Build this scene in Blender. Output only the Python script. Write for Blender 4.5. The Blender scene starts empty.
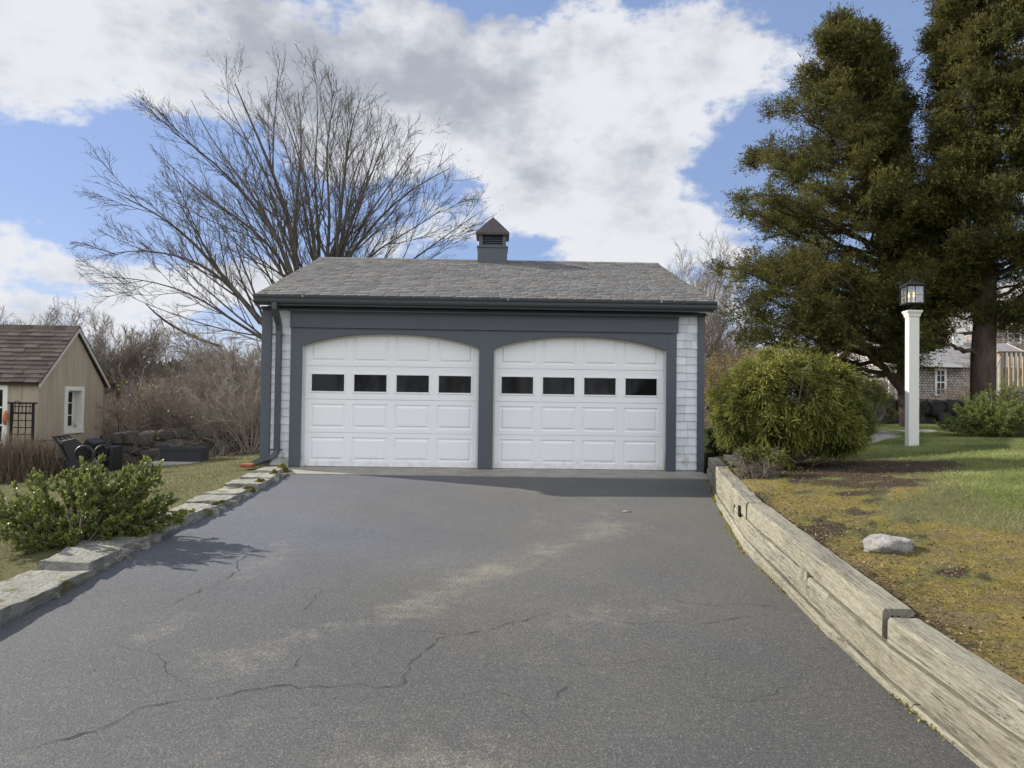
import bpy, bmesh, math, random
import numpy as np
from mathutils import Vector, Matrix
rng = np.random.default_rng(7); random.seed(7)
S = bpy.context.scene; COL = S.collection
PI = math.pi

# ------------------------------------------------------------------ camera
F = 740.; TH = math.radians(1.2); PH = math.radians(1.2); RO = 0.0135; CZ = 1.08
CM = Matrix.Rotation(-TH, 3, 'Z') @ Matrix.Rotation(PI/2+PH, 3, 'X') @ Matrix.Rotation(RO, 3, 'Z')
cam = bpy.data.cameras.new('camera'); co = bpy.data.objects.new('camera', cam); COL.objects.link(co)
co.matrix_world = Matrix.Translation((0, 0, CZ)) @ CM.to_4x4()
cam.sensor_width = 36; cam.lens = 36*F/1024; cam.clip_end = 3000; cam.clip_start = .05
S.camera = co
def ray(px, py): return np.array(CM @ Vector(((px-512)/F, (384-py)/F, -1.)))
def at(px, py, Y):
    d = ray(px, py); return np.array([0, 0, CZ]) + d*Y/d[1]
def atx(px, py, X):
    d = ray(px, py); return np.array([0, 0, CZ]) + d*X/d[0]
def gz(px, py, z0=0, sl=.035, Yg=11.4):
    d = ray(px, py); t = (z0-sl*Yg-CZ)/(d[2]-sl*d[1]); return np.array([0, 0, CZ]) + t*d

# ------------------------------------------------------------------ numpy noise
def _h(ix, iy, iz, s):
    n = (ix*374761393 + iy*668265263 + iz*2147483647 + s*1274126177) & 0xffffffff
    n = ((n ^ (n >> 13))*1274126177) & 0xffffffff
    return ((n ^ (n >> 16)) & 0xffff)/65535.
def vnoise(P, sc, seed=0):
    P = np.asarray(P, float)*sc
    if P.shape[-1] == 2: P = np.concatenate([P, np.zeros(P.shape[:-1]+(1,))], -1)
    i = np.floor(P).astype(np.int64); f = P-i; f = f*f*(3-2*f)
    r = 0
    for dx in (0, 1):
        for dy in (0, 1):
            for dz in (0, 1):
                w = (f[..., 0] if dx else 1-f[..., 0])*(f[..., 1] if dy else 1-f[..., 1])*(f[..., 2] if dz else 1-f[..., 2])
                r = r + w*_h(i[..., 0]+dx, i[..., 1]+dy, i[..., 2]+dz, seed)
    return r*2-1
def fbm(P, sc, o=3, seed=0):
    return sum(vnoise(P, sc*2**k, seed+k)*.5**k for k in range(o))/(2-.5**(o-1))
def sstep(a, b, x):
    t = np.clip((x-a)/(b-a), 0, 1); return t*t*(3-2*t)

# ------------------------------------------------------------------ object helpers
def link(o): COL.objects.link(o); return o
def base_of(o):
    return np.array(o['_b']) if o is not None and '_b' in o else np.zeros(3)
def thing(name, label, cat, loc, group=None):
    o = bpy.data.objects.new(name, None); link(o); o.location = loc; o.empty_display_size = .1
    o['label'] = label; o['category'] = cat; o['_b'] = [float(v) for v in loc]
    if group: o['group'] = group
    return o
def tag(o, label=None, cat=None, group=None, kind=None):
    if label: o['label'] = label
    if cat: o['category'] = cat
    if group: o['group'] = group
    if kind: o['kind'] = kind
    return o
def mesh(name, V, Fc, m, parent=None, uv=None, attr=None, smooth=False, col=None):
    """V (n,3) world coords, Fc list of faces or an int array (k,3|4)."""
    V = np.asarray(V, float)
    if parent is not None: b = base_of(parent)
    else: b = np.array([(V[:, 0].min()+V[:, 0].max())/2, (V[:, 1].min()+V[:, 1].max())/2, V[:, 2].min()])
    me = bpy.data.meshes.new(name); L = V-b
    if isinstance(Fc, np.ndarray):
        k = Fc.shape[1]; n = len(Fc)
        me.vertices.add(len(L)); me.vertices.foreach_set('co', L.astype(np.float32).ravel())
        me.loops.add(n*k); me.loops.foreach_set('vertex_index', Fc.astype(np.int32).ravel())
        me.polygons.add(n); me.polygons.foreach_set('loop_start', np.arange(0, n*k, k, dtype=np.int32))
        me.polygons.foreach_set('loop_total', np.full(n, k, np.int32))
        me.update(calc_edges=True)
    else:
        me.from_pydata(L.tolist(), [], Fc)
    if uv is not None:
        li = np.empty(len(me.loops), np.int32); me.loops.foreach_get('vertex_index', li)
        ul = me.uv_layers.new(name='UVMap'); ul.data.foreach_set('uv', np.asarray(uv, np.float32)[li].ravel())
    if attr is not None:
        a = me.attributes.new('rnd', 'FLOAT', 'POINT'); a.data.foreach_set('value', np.asarray(attr, np.float32))
    if col is not None:
        a = me.attributes.new('zone', 'FLOAT_COLOR', 'POINT'); a.data.foreach_set('color', np.asarray(col, np.float32).ravel())
    if m is not None: me.materials.append(m)
    if smooth: me.polygons.foreach_set('use_smooth', np.ones(len(me.polygons), bool))
    o = bpy.data.objects.new(name, me); link(o); o['_b'] = [float(v) for v in b]
    if parent is not None:
        o.parent = parent
    else: o.location = b
    return o
def copy_tree(o, loc=None, rz=None, sc=None, parent=None, kids=None):
    c = o.copy(); link(c)
    if parent is not None: c.parent = parent
    if loc is not None: c.location = loc
    if rz is not None: c.rotation_euler = (0, 0, rz)
    if sc is not None: c.scale = (sc, sc, sc) if not isinstance(sc, tuple) else sc
    for ch in list(o.children): copy_tree(ch, parent=c)
    return c

class MB:
    def __init__(s): s.V = []; s.F = []; s.A = []; s.U = []
    def add(s, V, Fc, a=0., uv=None):
        n = len(s.V); s.V += [tuple(map(float, v)) for v in V]; s.F += [tuple(i+n for i in f) for f in Fc]
        s.A += [a]*len(V); s.U += ([(0, 0)]*len(V) if uv is None else [tuple(u) for u in uv]); return s
    def box(s, x0, x1, y0, y1, z0, z1, a=0., R=None, c=None):
        V = [(x, y, z) for x in (x0, x1) for y in (y0, y1) for z in (z0, z1)]
        if R is not None:
            c = Vector(c); V = [tuple(R @ (Vector(v)-c)+c) for v in V]
        return s.add(V, [(0, 1, 3, 2), (4, 6, 7, 5), (0, 4, 5, 1), (2, 3, 7, 6), (0, 2, 6, 4), (1, 5, 7, 3)], a)
    def bar(s, p, q, w, h, a=0., up=(0, 0, 1)):
        p = Vector(p); q = Vector(q); d = (q-p).normalized(); u = Vector(up)
        if abs(d.dot(u)) > .98: u = Vector((0, 1, 0))
        r = d.cross(u).normalized(); u = r.cross(d).normalized()
        V = [e + r*sx*w/2 + u*sz*h/2 for e in (p, q) for sx, sz in ((-1, -1), (1, -1), (1, 1), (-1, 1))]
        return s.add(V, [(3, 2, 1, 0), (4, 5, 6, 7), (0, 1, 5, 4), (1, 2, 6, 5), (2, 3, 7, 6), (3, 0, 4, 7)], a)
    def tube(s, pts, r, n=8, a=0., sq=None):
        pts = [Vector(p) for p in pts]; rs = r if hasattr(r, '__len__') else [r]*len(pts)
        rings = []; u = None
        for i, p in enumerate(pts):
            t = ((pts[min(i+1, len(pts)-1)]-pts[max(i-1, 0)])).normalized()
            if u is None:
                u = t.cross(Vector((0, 0, 1)) if abs(t.z) < .9 else Vector((1, 0, 0))).normalized()
            else: u = (u-t*u.dot(t)).normalized()
            w = t.cross(u)
            ring = []
            for k in range(n):
                an = 2*PI*(k+.5)/n; c, q = math.cos(an), math.sin(an)
                if sq:
                    m = max(abs(c), abs(q)); c, q = c/m*sq[0], q/m*sq[1]
                ring.append(p+(u*c+w*q)*rs[i])
            rings.append(ring)
        V = [v for g in rings for v in g]; Fc = []
        for i in range(len(pts)-1):
            for k in range(n):
                b = (k+1) % n; Fc.append((i*n+k, i*n+b, (i+1)*n+b, (i+1)*n+k))
        Fc.append(tuple(range(n))[::-1]); Fc.append(tuple((len(pts)-1)*n+k for k in range(n)))
        return s.add(V, Fc, a)
    def lathe(s, prof, c, n=16, a=0., rot=0., axis=None):
        V = []; Fc = []
        for r, z in prof:
            for k in range(n):
                an = 2*PI*k/n+rot; p = Vector((r*math.cos(an), r*math.sin(an), z))
                if axis is not None: p = axis @ p
                V.append(p+Vector(c))
        for i in range(len(prof)-1):
            for k in range(n):
                b = (k+1) % n; Fc.append((i*n+k, i*n+b, (i+1)*n+b, (i+1)*n+k))
        Fc.append(tuple(range(n))[::-1]); Fc.append(tuple((len(prof)-1)*n+k for k in range(n)))
        return s.add(V, Fc, a)
    def extr(s, poly, axis, a0, a1, a=0.):
        """poly: 2-D points in the other two axes, extruded along axis index."""
        V = []
        for t in (a0, a1):
            for p in poly:
                v = list(p); v.insert(axis, t); V.append(v)
        n = len(poly); Fc = [(i, (i+1) % n, (i+1) % n+n, i+n) for i in range(n)]
        Fc += [tuple(range(n))[::-1], tuple(range(n, 2*n))]
        return s.add(V, Fc, a)
    def build(s, name, m, parent=None, smooth=False, bevel=0.):
        o = mesh(name, s.V, s.F, m, parent, attr=s.A, smooth=smooth)
        bm = bmesh.new(); bm.from_mesh(o.data); bmesh.ops.recalc_face_normals(bm, faces=bm.faces); bm.to_mesh(o.data); bm.free()
        if bevel:
            b = o.modifiers.new('b', 'BEVEL'); b.width = bevel; b.segments = 2; b.limit_method = 'ANGLE'
        return o

# ------------------------------------------------------------------ materials
class Mt:
    def __init__(s, name, rough=.85, spec=.3):
        s.m = bpy.data.materials.new(name); s.m.use_nodes = True; s.t = s.m.node_tree; s.n = s.t.nodes
        s.b = s.n['Principled BSDF']; s.b.inputs['Roughness'].default_value = rough
        s.b.inputs['Specular IOR Level'].default_value = spec
        s.tc = s.n.new('ShaderNodeTexCoord'); s.obj = s.tc.outputs['Object']; s.uv = s.tc.outputs['UV']
    def L(s, a, b): s.t.links.new(a, b)
    def put(s, sock, v):
        if hasattr(v, 'node'): s.L(v, sock)
        elif isinstance(v, (tuple, list)): sock.default_value = tuple(v)+(1,) if len(v) == 3 and sock.type == 'RGBA' else v
        else: sock.default_value = v
    def node(s, t, **k):
        n = s.n.new(t)
        for a, v in k.items(): setattr(n, a, v)
        return n
    def noise(s, sc, det=4, ro=.6, vec=None, dist=0.):
        n = s.node('ShaderNodeTexNoise'); s.L(vec or s.obj, n.inputs['Vector']); n.inputs['Scale'].default_value = sc
        n.inputs['Detail'].default_value = det; n.inputs['Roughness'].default_value = ro; n.inputs['Distortion'].default_value = dist
        return n.outputs['Fac']
    def vor(s, sc, feat='F1', vec=None, out='Distance'):
        n = s.node('ShaderNodeTexVoronoi', feature=feat); s.L(vec or s.obj, n.inputs['Vector']); n.inputs['Scale'].default_value = sc
        return n.outputs[out]
    def scale(s, v, vec=None):
        n = s.node('ShaderNodeMapping'); s.L(vec or s.obj, n.inputs['Vector']); n.inputs['Scale'].default_value = v
        return n.outputs['Vector']
    def ramp(s, f, a, b, inv=False):
        n = s.node('ShaderNodeMapRange', interpolation_type='SMOOTHSTEP'); s.L(f, n.inputs['Value'])
        n.inputs['From Min'].default_value = a; n.inputs['From Max'].default_value = b
        if inv: n.inputs['To Min'].default_value = 1; n.inputs['To Max'].default_value = 0
        return n.outputs['Result']
    def math(s, op, a, b=0.):
        n = s.node('ShaderNodeMath', operation=op); s.put(n.inputs[0], a); s.put(n.inputs[1], b); return n.outputs[0]
    def mix(s, f, a, b, blend='MIX'):
        n = s.node('ShaderNodeMix', data_type='RGBA', blend_type=blend)
        s.put(n.inputs[0], f); s.put(n.inputs[6], a); s.put(n.inputs[7], b); return n.outputs[2]
    def attr(s, name='rnd', out='Fac'):
        n = s.node('ShaderNodeAttribute', attribute_name=name); return n.outputs[out]
    def cr(s, f, stops):
        n = s.node('ShaderNodeValToRGB'); s.L(f, n.inputs[0]); e = n.color_ramp.elements
        while len(e) < len(stops): e.new(.5)
        for i, (p, c) in enumerate(stops): e[i].position = p; e[i].color = tuple(c)+(1,)
        return n.outputs[0]
    def bump(s, h, st=.3, dist=.01):
        n = s.node('ShaderNodeBump'); n.inputs['Strength'].default_value = st; n.inputs['Distance'].default_value = dist
        s.L(h, n.inputs['Height']); s.L(n.outputs[0], s.b.inputs['Normal']); return n.outputs[0]
    def base(s, c): s.put(s.b.inputs['Base Color'], c); return s
    def leafy(s, c, tr=.35):
        """two-sided leaf: diffuse + translucent"""
        s.base(c); t = s.node('ShaderNodeBsdfTranslucent'); s.put(t.inputs[0], c)
        mx = s.node('ShaderNodeMixShader'); mx.inputs[0].default_value = tr
        s.L(s.b.outputs[0], mx.inputs[1]); s.L(t.outputs[0], mx.inputs[2]); s.L(mx.outputs[0], s.n['Material Output'].inputs[0]); return s

def simple(name, c, rough=.6, spec=.4, var=.12, sc=6, bump=.05, dist=.002):
    M = Mt(name, rough, spec); n = M.noise(sc, 5, .65); n2 = M.noise(sc*9, 3, .6)
    f = M.math('ADD', M.math('MULTIPLY', n, .7), M.math('MULTIPLY', n2, .3))
    lo = tuple(v*(1-var*1.6) for v in c); hi = tuple(min(1, v*(1+var*1.6)) for v in c)
    M.base(M.cr(f, [(.3, lo), (.7, hi)])); M.bump(n2, bump, dist); return M.m

def paint(name, c, dirt=(.16, .14, .1), rough=.45, grime=.25):
    M = Mt(name, rough, .4); n = M.noise(2.2, 6, .7); n2 = M.noise(40, 3, .6)
    streak = M.noise(7, 4, .6, M.scale((1, 1, .08)))
    f = M.ramp(M.math('ADD', M.math('MULTIPLY', n, .6), M.math('MULTIPLY', streak, .4)), .5, .72)
    cc = M.mix(M.math('MULTIPLY', f, grime), c, tuple(a*.75+b*.25 for a, b in zip(c, dirt)))
    M.base(cc); M.bump(M.math('ADD', n2, streak), .06, .003); return M.m

m_trim = paint('slate_blue_trim_paint', (.083, .094, .114), grime=.45)
m_gutter = paint('dark_gutter_paint', (.062, .068, .078), rough=.4)
def _door():
    M = Mt('white_door_paint', .38, .45); n = M.noise(1.6, 5, .6); n2 = M.noise(90, 2, .5)
    g = M.ramp(M.noise(5, 6, .7), .56, .75)
    sep = M.node('ShaderNodeSeparateXYZ'); M.L(M.obj, sep.inputs[0])
    low = M.math('MULTIPLY', M.ramp(sep.outputs[2], .02, .22, True), M.ramp(M.noise(11, 5, .7), .42, .66))
    c = M.mix(M.math('MULTIPLY', g, .12), (.84, .84, .845), (.6, .59, .56)); c = M.mix(M.math('MULTIPLY', low, .35), c, (.4, .37, .31))
    M.base(c); M.bump(n2, .04, .001); return M.m
m_door = _door()
m_white = paint('white_trim_paint', (.70, .69, .64), grime=.5)
def _shing():
    M = Mt('white_painted_shingles', .7, .25); r = M.attr(); st = M.noise(30, 4, .6, M.scale((1, 1, .06)))
    c = M.cr(r, [(0, (.56, .59, .62)), (1, (.72, .745, .77))]); c = M.mix(M.math('MULTIPLY', M.ramp(st, .5, .7), .22), c, (.45, .46, .45))
    sep = M.node('ShaderNodeSeparateXYZ'); M.L(M.obj, sep.inputs[0])
    low = M.math('MULTIPLY', M.ramp(sep.outputs[2], .04, .42, True), M.ramp(M.noise(7, 5, .7), .47, .62))
    c = M.mix(M.math('MULTIPLY', low, .75), c, (.2, .19, .09))
    M.base(c); M.bump(st, .25, .004); return M.m
m_shingle = _shing()
def _roof(name, a, b, c3):
    M = Mt(name, .95, .15); r = M.attr(); g = M.noise(160, 2, .7); big = M.noise(1.1, 4, .6)
    c = M.cr(r, [(0, a), (.5, b), (1, c3)]); c = M.mix(M.ramp(g, .35, .7), M.mix(1., c, (.72, .72, .72), 'MULTIPLY'), c)
    c = M.mix(M.math('MULTIPLY', M.ramp(big, .48, .66), .3), c, (.19, .18, .15)); M.base(c); M.bump(g, .4, .004); return M.m
m_roof = _roof('asphalt_roof_shingles', (.14, .135, .13), (.18, .173, .165), (.23, .222, .21))
m_roof2 = _roof('brown_roof_shingles', (.07, .055, .048), (.105, .082, .07), (.14, .115, .10))
m_copper = simple('aged_metal_cap', (.06, .05, .048), .5, .5, .3, 9)
def _glass(name, c, r=.04):
    M = Mt(name, r, .24); M.base(c); M.bump(M.noise(3, 1, .5), .02, .004); return M.m
m_pane = _glass('dark_window_glass', (.008, .009, .010))
m_shadewhite = paint('shaded_white_trim', (.46, .445, .40), grime=.5)  # white shed rake paint, darkened to put its shade into the colour
m_black = simple('black_plastic', (.018, .019, .021), .5, .4, .3, 12)
m_planter = simple('charcoal_planter', (.024, .026, .032), .55, .4, .2, 8)
m_iron = simple('black_iron', (.013, .013, .014), .75, .25, .2, 20)
m_rust = simple('rusty_wire', (.09, .05, .035), .8, .3, .4, 20)
m_terra = simple('terracotta', (.28, .10, .055), .85, .2, .25, 14)
m_tan = None
def _siding():
    M = Mt('tan_board_siding', .8, .25); n = M.noise(5, 5, .6, M.scale((1, 1, .15))); n2 = M.noise(60, 3, .6, M.scale((1, 1, .1)))
    M.base(M.cr(n, [(.3, (.32, .27, .20)), (.7, (.41, .35, .27))])); M.bump(n2, .2, .004); return M.m
m_siding = _siding()
def _conc(name, a, b, sc=3):
    M = Mt(name, .9, .2); n = M.noise(sc, 8, .7); n2 = M.noise(70, 4, .7); M.base(M.cr(n, [(.3, a), (.7, b)])); M.bump(n2, .4, .006); return M.m
m_conc = _conc('concrete', (.24, .22, .185), (.38, .36, .32))
m_slab = _conc('pale_stone', (.24, .23, .205), (.40, .385, .345))
def _stone(name, a, b, moss=.0, lichen=.3, mosscol=(.13, .12, .02)):
    M = Mt(name, .92, .2); n = M.noise(3.5, 8, .7); n2 = M.noise(26, 6, .7); l = M.noise(9, 6, .75)
    streak = M.noise(5, 6, .7, M.scale((3.5, 1, 5)))
    r = M.attr()
    c = M.cr(M.math('ADD', M.math('MULTIPLY', n, .55), M.math('MULTIPLY', streak, .45)), [(.32, a), (.68, b)])
    c = M.mix(M.math('MULTIPLY', M.ramp(n2, .55, .68), .6), c, tuple(v*.45 for v in a))
    c = M.mix(M.math('MULTIPLY', M.ramp(l, .55, .66), lichen), c, (.47, .48, .41))
    if moss: 
        mf = M.math('MULTIPLY', M.ramp(M.noise(6, 6, .7), .62-moss*.15, .70-moss*.1), 1.)
        c = M.mix(mf, c, mosscol)
    c = M.mix(M.math('MULTIPLY', r, .25), c, tuple(v*.5 for v in a))
    ly = M.noise(4, 6, .75, M.scale((1, 1, 9)), .8); c = M.mix(M.math('MULTIPLY', M.ramp(M.noise(13, 7, .8), .50, .60), .45), c, tuple(v*.6 for v in a)); M.base(c); M.bump(M.math('ADD', M.math('ADD', n2, ly), M.math('MULTIPLY', streak, 1.5)), 1., .035); return M.m
m_cap = _stone('edging_stone', (.27, .265, .22), (.54, .53, .46), moss=.45, mosscol=(.21, .185, .05))
m_field = _stone('field_stone', (.10, .09, .078), (.22, .20, .175), lichen=.22, moss=.2, mosscol=(.12, .11, .05))
m_fielddark = _stone('dark_field_stone', (.035, .033, .032), (.09, .085, .08), lichen=.1)
m_rock = _stone('pale_boulder', (.32, .31, .28), (.52, .51, .46), lichen=.45)
m_mosscl = simple('yellow_moss', (.135, .11, .022), 1., .1, .45, 25, .8, .02)
def _timber():
    M = Mt('weathered_timber', .9, .15); uv = M.uv
    g = M.noise(3, 8, .7, M.scale((4.5, 36, 1), uv), .4); g2 = M.noise(3, 7, .8, M.scale((16, 170, 1), uv), .3)
    big = M.noise(1.2, 4, .6, M.scale((1.2, 3, 1), uv)); ck = M.noise(2.2, 5, .6, M.scale((.55, 14, 1), uv), .6)
    r = M.attr()
    c = M.cr(g, [(.28, (.16, .148, .112)), (.5, (.35, .33, .25)), (.75, (.50, .485, .395))])
    c = M.mix(M.math('MULTIPLY', M.ramp(big, .45, .7), .55), c, (.25, .23, .20))
    c = M.mix(M.math('MULTIPLY', M.ramp(g2, .52, .66), .65), c, (.12, .095, .06))
    line = M.math('MULTIPLY', M.ramp(M.math('ABSOLUTE', M.math('SUBTRACT', ck, .5)), .0, .016, True), M.ramp(big, .4, .55))
    c = M.mix(M.math('MULTIPLY', line, .85), c, (.03, .022, .015))
    spl = M.noise(1.6, 6, .7, M.scale((.35, 22, 1), uv), .9); l2 = M.ramp(M.math('ABSOLUTE', M.math('SUBTRACT', spl, .47)), .0, .010, True); line = M.math('MAXIMUM', line, l2)
    c = M.mix(M.math('MULTIPLY', l2, .8), c, (.04, .03, .02)); stn = M.noise(.9, 7, .8, M.scale((1, 5, 1), uv), .5); c = M.mix(M.math('MULTIPLY', M.ramp(stn, .52, .66), .5), c, (.14, .12, .085))
    pat = M.noise(2.5, 6, .7)
    c = M.mix(M.math('MULTIPLY', M.ramp(pat, .56, .7), .3), c, (.17, .16, .07))
    c = M.mix(M.math('MULTIPLY', r, .8), c, M.mix(1., c, (.62, .6, .58), 'MULTIPLY'))
    M.base(c); h = M.math('SUBTRACT', M.math('ADD', g, g2), M.math('MULTIPLY', line, 1.5)); M.bump(h, .6, .008); return M.m
m_timber = _timber()
m_gap = simple('dark_gap', (.012, .010, .008), 1, .05)
m_deck = simple('deck_lumber', (.33, .27, .18), .8, .2, .2, 6)
def _bark(name, a, b, sc=8):
    M = Mt(name, .95, .1); n = M.noise(sc, 6, .7, M.scale((1, 1, .25))); n2 = M.noise(sc*5, 3, .6, M.scale((1, 1, .2)))
    M.base(M.cr(n, [(.3, a), (.7, b)])); M.bump(n2, .8, .02); return M.m
m_bark = _bark('grey_brown_bark', (.07, .062, .052), (.17, .15, .128))
m_twig = _bark('twig_bark', (.13, .105, .085), (.25, .21, .175), 3)
m_twigg = _bark('pale_twig_bark', (.20, .17, .14), (.36, .315, .265), 3)
m_twigr = _bark('reddish_twig_bark', (.17, .14, .115), (.32, .27, .225), 3)
m_cedbark = _bark('cedar_bark', (.05, .035, .028), (.12, .09, .075), 10)
m_deadwood = _bark('pale_dead_wood', (.25, .21, .17), (.42, .36, .30), 10)
def leafm(name, stops, tr=.3, rough=.6, spec=.25):
    M = Mt(name, rough, spec); c = M.cr(M.attr(), stops); M.leafy(c, tr); return M.m
m_cedar = leafm('cedar_foliage', [(0, (.038, .042, .017)), (.45, (.09, .092, .032)), (.75, (.155, .145, .046)), (1, (.26, .20, .07))], .3, .8, .1)
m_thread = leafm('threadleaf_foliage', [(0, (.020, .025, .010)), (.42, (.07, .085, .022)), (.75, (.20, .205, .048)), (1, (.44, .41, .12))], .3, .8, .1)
m_junip = leafm('juniper_foliage', [(0, (.06, .08, .022)), (.5, (.14, .175, .045)), (1, (.28, .30, .08))], .3)
m_holly = leafm('shrub_leaves', [(0, (.035, .055, .012)), (.45, (.12, .155, .035)), (.8, (.25, .28, .07)), (1, (.48, .48, .18))], .35, .42, .4)
m_darklf = leafm('dark_evergreen_leaves', [(0, (.012, .016, .008)), (1, (.045, .055, .02))], .15)
m_pine = leafm('far_pine_needles', [(0, (.03, .038, .02)), (1, (.08, .09, .045))], .15)
m_yell = leafm('yellow_blossom', [(0, (.22, .17, .04)), (1, (.50, .38, .08))], .4)
m_yleaf = leafm('withered_yellow_leaves', [(0, (.16, .10, .03)), (1, (.36, .26, .06))], .4)
m_dry = leafm('dry_grass_stems', [(0, (.12, .085, .06)), (1, (.30, .23, .17))], .3)
m_grass = leafm('lawn_grass', [(0, (.11, .135, .045)), (.45, (.23, .26, .09)), (.8, (.36, .38, .15)), (1, (.40, .36, .19))], .35, .6)
m_drygrass = leafm('winter_grass', [(0, (.07, .08, .03)), (.5, (.145, .145, .065)), (1, (.27, .245, .15))], .3, .6)  # dry grass tones, darkened to paint in tree shade on the left yard
m_litter = leafm('leaf_litter_mat', [(0, (.045, .028, .016)), (.5, (.12, .078, .045)), (1, (.34, .26, .18))], .15, .8)
m_mossbl = leafm('moss_tufts', [(0, (.07, .06, .022)), (.4, (.22, .20, .05)), (.7, (.38, .31, .07)), (1, (.50, .42, .12))], .25, .9)

# ------------------------------------------------------------------ terrain functions
YL = np.array([-60, 1., 4.37, 5.36, 6.51, 7.0, 7.87, 9.2, 11.0, 11.4, 60]); XL = np.array([-2.9, -2.9, -2.87, -2.90, -2.97, -2.95, -2.92, -2.94, -3.07, -3.12, -3.12])
YR = np.array([-60, 1., 2.81, 3.51, 4.22, 5.18, 6.27, 8.49, 10.73, 11.4, 60]); XR = np.array([1.95, 1.9, 1.89, 1.89, 1.93, 2.02, 2.12, 2.56, 3.10, 3.24, 3.24])
def xl(y): return np.interp(y, YL, XL)
def xr(y): return np.interp(y, YR, XR)
def zd(y): y = np.asarray(y, float); return np.where(y < 11.4, -.035*(11.4-y), 0) * np.where(y < -2, 0, 1) + np.where(y < -2, -.469+(y+2)*.02, 0)
def ztop(y): return np.interp(y, [0, 1.2, 2.8, 3.6, 4.2, 6.3, 8.5, 10.7, 13], [-.05, -.02, .03, .075, .12, .24, .29, .25, .27])
def terrain(x, y):
    x = np.asarray(x, float); y = np.asarray(y, float)
    dr = x-xr(y)-.12; dl = xl(y)-x-.12
    zr = ztop(y)-.03 + .072*np.clip(dr, 0, 4.2) + np.clip((y-19), 0, 22)*.022
    zl = zd(y)+.045 - .105*np.clip(dl, 0, 6.6)*sstep(2, 10, y)
    z = np.where(dr > 0, zr, np.where(dl > 0, zl, zd(y)-.10))
    far = sstep(35, 90, np.hypot(x, y-5))
    n = fbm(np.stack([x, y], -1), .8, 3, 5)*.03 + fbm(np.stack([x, y], -1), 6, 2, 9)*.008
    z = np.where((dr > 0) | (dl > 0), z+n, z)
    z = z*(1-far) + far*(.4+fbm(np.stack([x, y], -1), .01, 2, 3)*1.5)
    # level ground under the garage
    ing = (y > 11.3) & (y < 18.6) & (x > -3.7) & (x < 3.35)
    z = np.where(ing, -.12, z)
    return z
ys = np.concatenate([np.linspace(-200, -20, 10), np.linspace(-18, .5, 20), np.arange(.7, 20, .11), 20+np.cumsum(.12*1.07**np.arange(75))])
ys = ys[ys < 900]; ys = np.concatenate([ys, [1000, 1400]])
fo = np.concatenate([[0., .06], .06+np.cumsum(np.full(85, .085)), 7.285+np.cumsum(.1*1.085**np.arange(88))]); fo = fo[fo < 1200]
XX = []
for y in ys:
    a, b = float(xl(y)), float(xr(y))
    XX.append(np.concatenate([(a-.09-fo)[::-1], np.linspace(a+.02, b-.02, 14), b+.09+fo]))
XX = np.array(XX); YY = np.repeat(ys[:, None], XX.shape[1], 1)
ZZ = terrain(XX, YY)
nr, nc = XX.shape
idx = np.arange(nr*nc).reshape(nr, nc)
GF = np.stack([idx[:-1, :-1], idx[:-1, 1:], idx[1:, 1:], idx[1:, :-1]], -1).reshape(-1, 4)
def zones(x, y):
    """moss, dirt, dead-grass weights"""
    P = np.stack([x, y], -1); n1 = fbm(P, .9, 4, 21); n2 = fbm(P, 2.4, 3, 31)
    dr = x-xr(y)
    # moss-and-dirt bed beside the timber wall, wider near the camera
    lim = np.interp(y, [0, 3, 4.2, 5, 6, 7.3, 8, 9, 10.2], [4., 2.9, 2.0, 1.45, 1.35, 1.75, 2.1, 2.3, 1.6])
    bed = sstep(.35, -.35, dr-lim+n1*.5+n2*.25)*(dr > 0)*sstep(11.4, 10., y)
    n4 = fbm(P, 1.9, 5, 55); mk = sstep(-.20, .14, n4+.13); moss = bed*mk*.9
    dirt = bed*(1-mk)*.9
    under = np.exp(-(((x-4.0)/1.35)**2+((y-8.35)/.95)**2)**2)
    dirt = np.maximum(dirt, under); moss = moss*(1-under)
    litter = np.exp(-(dr/.3)**2)*(dr > 0); dirt = np.maximum(dirt, litter*sstep(-.3, .3, n2)); 
    dead = np.exp(-((dr-lim-.1)/.55)**2)*.8*(dr > 0)+ sstep(.1, .5, n1+n2*.5)*.4+.05
    # left yard
    L = x < -3.2
    lb = sstep(16.0, 16.6, y+n1*.5)*(x < -3.6)
    dirt = np.where(L, np.maximum(lb, sstep(.5, .0, np.abs(xl(y)-x-.42))*.4), dirt); moss = np.where(L, 0, moss)
    dead = np.where(L, .72+.3*n1, dead)
    far = sstep(18.5, 20.5, y)*(x > 3.3)
    dirt = np.maximum(dirt, far*.75)
    return np.clip(moss, 0, 1), np.clip(dirt, 0, 1), np.clip(dead, 0, 1)
mo, di, de = zones(XX.ravel(), YY.ravel())
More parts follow.
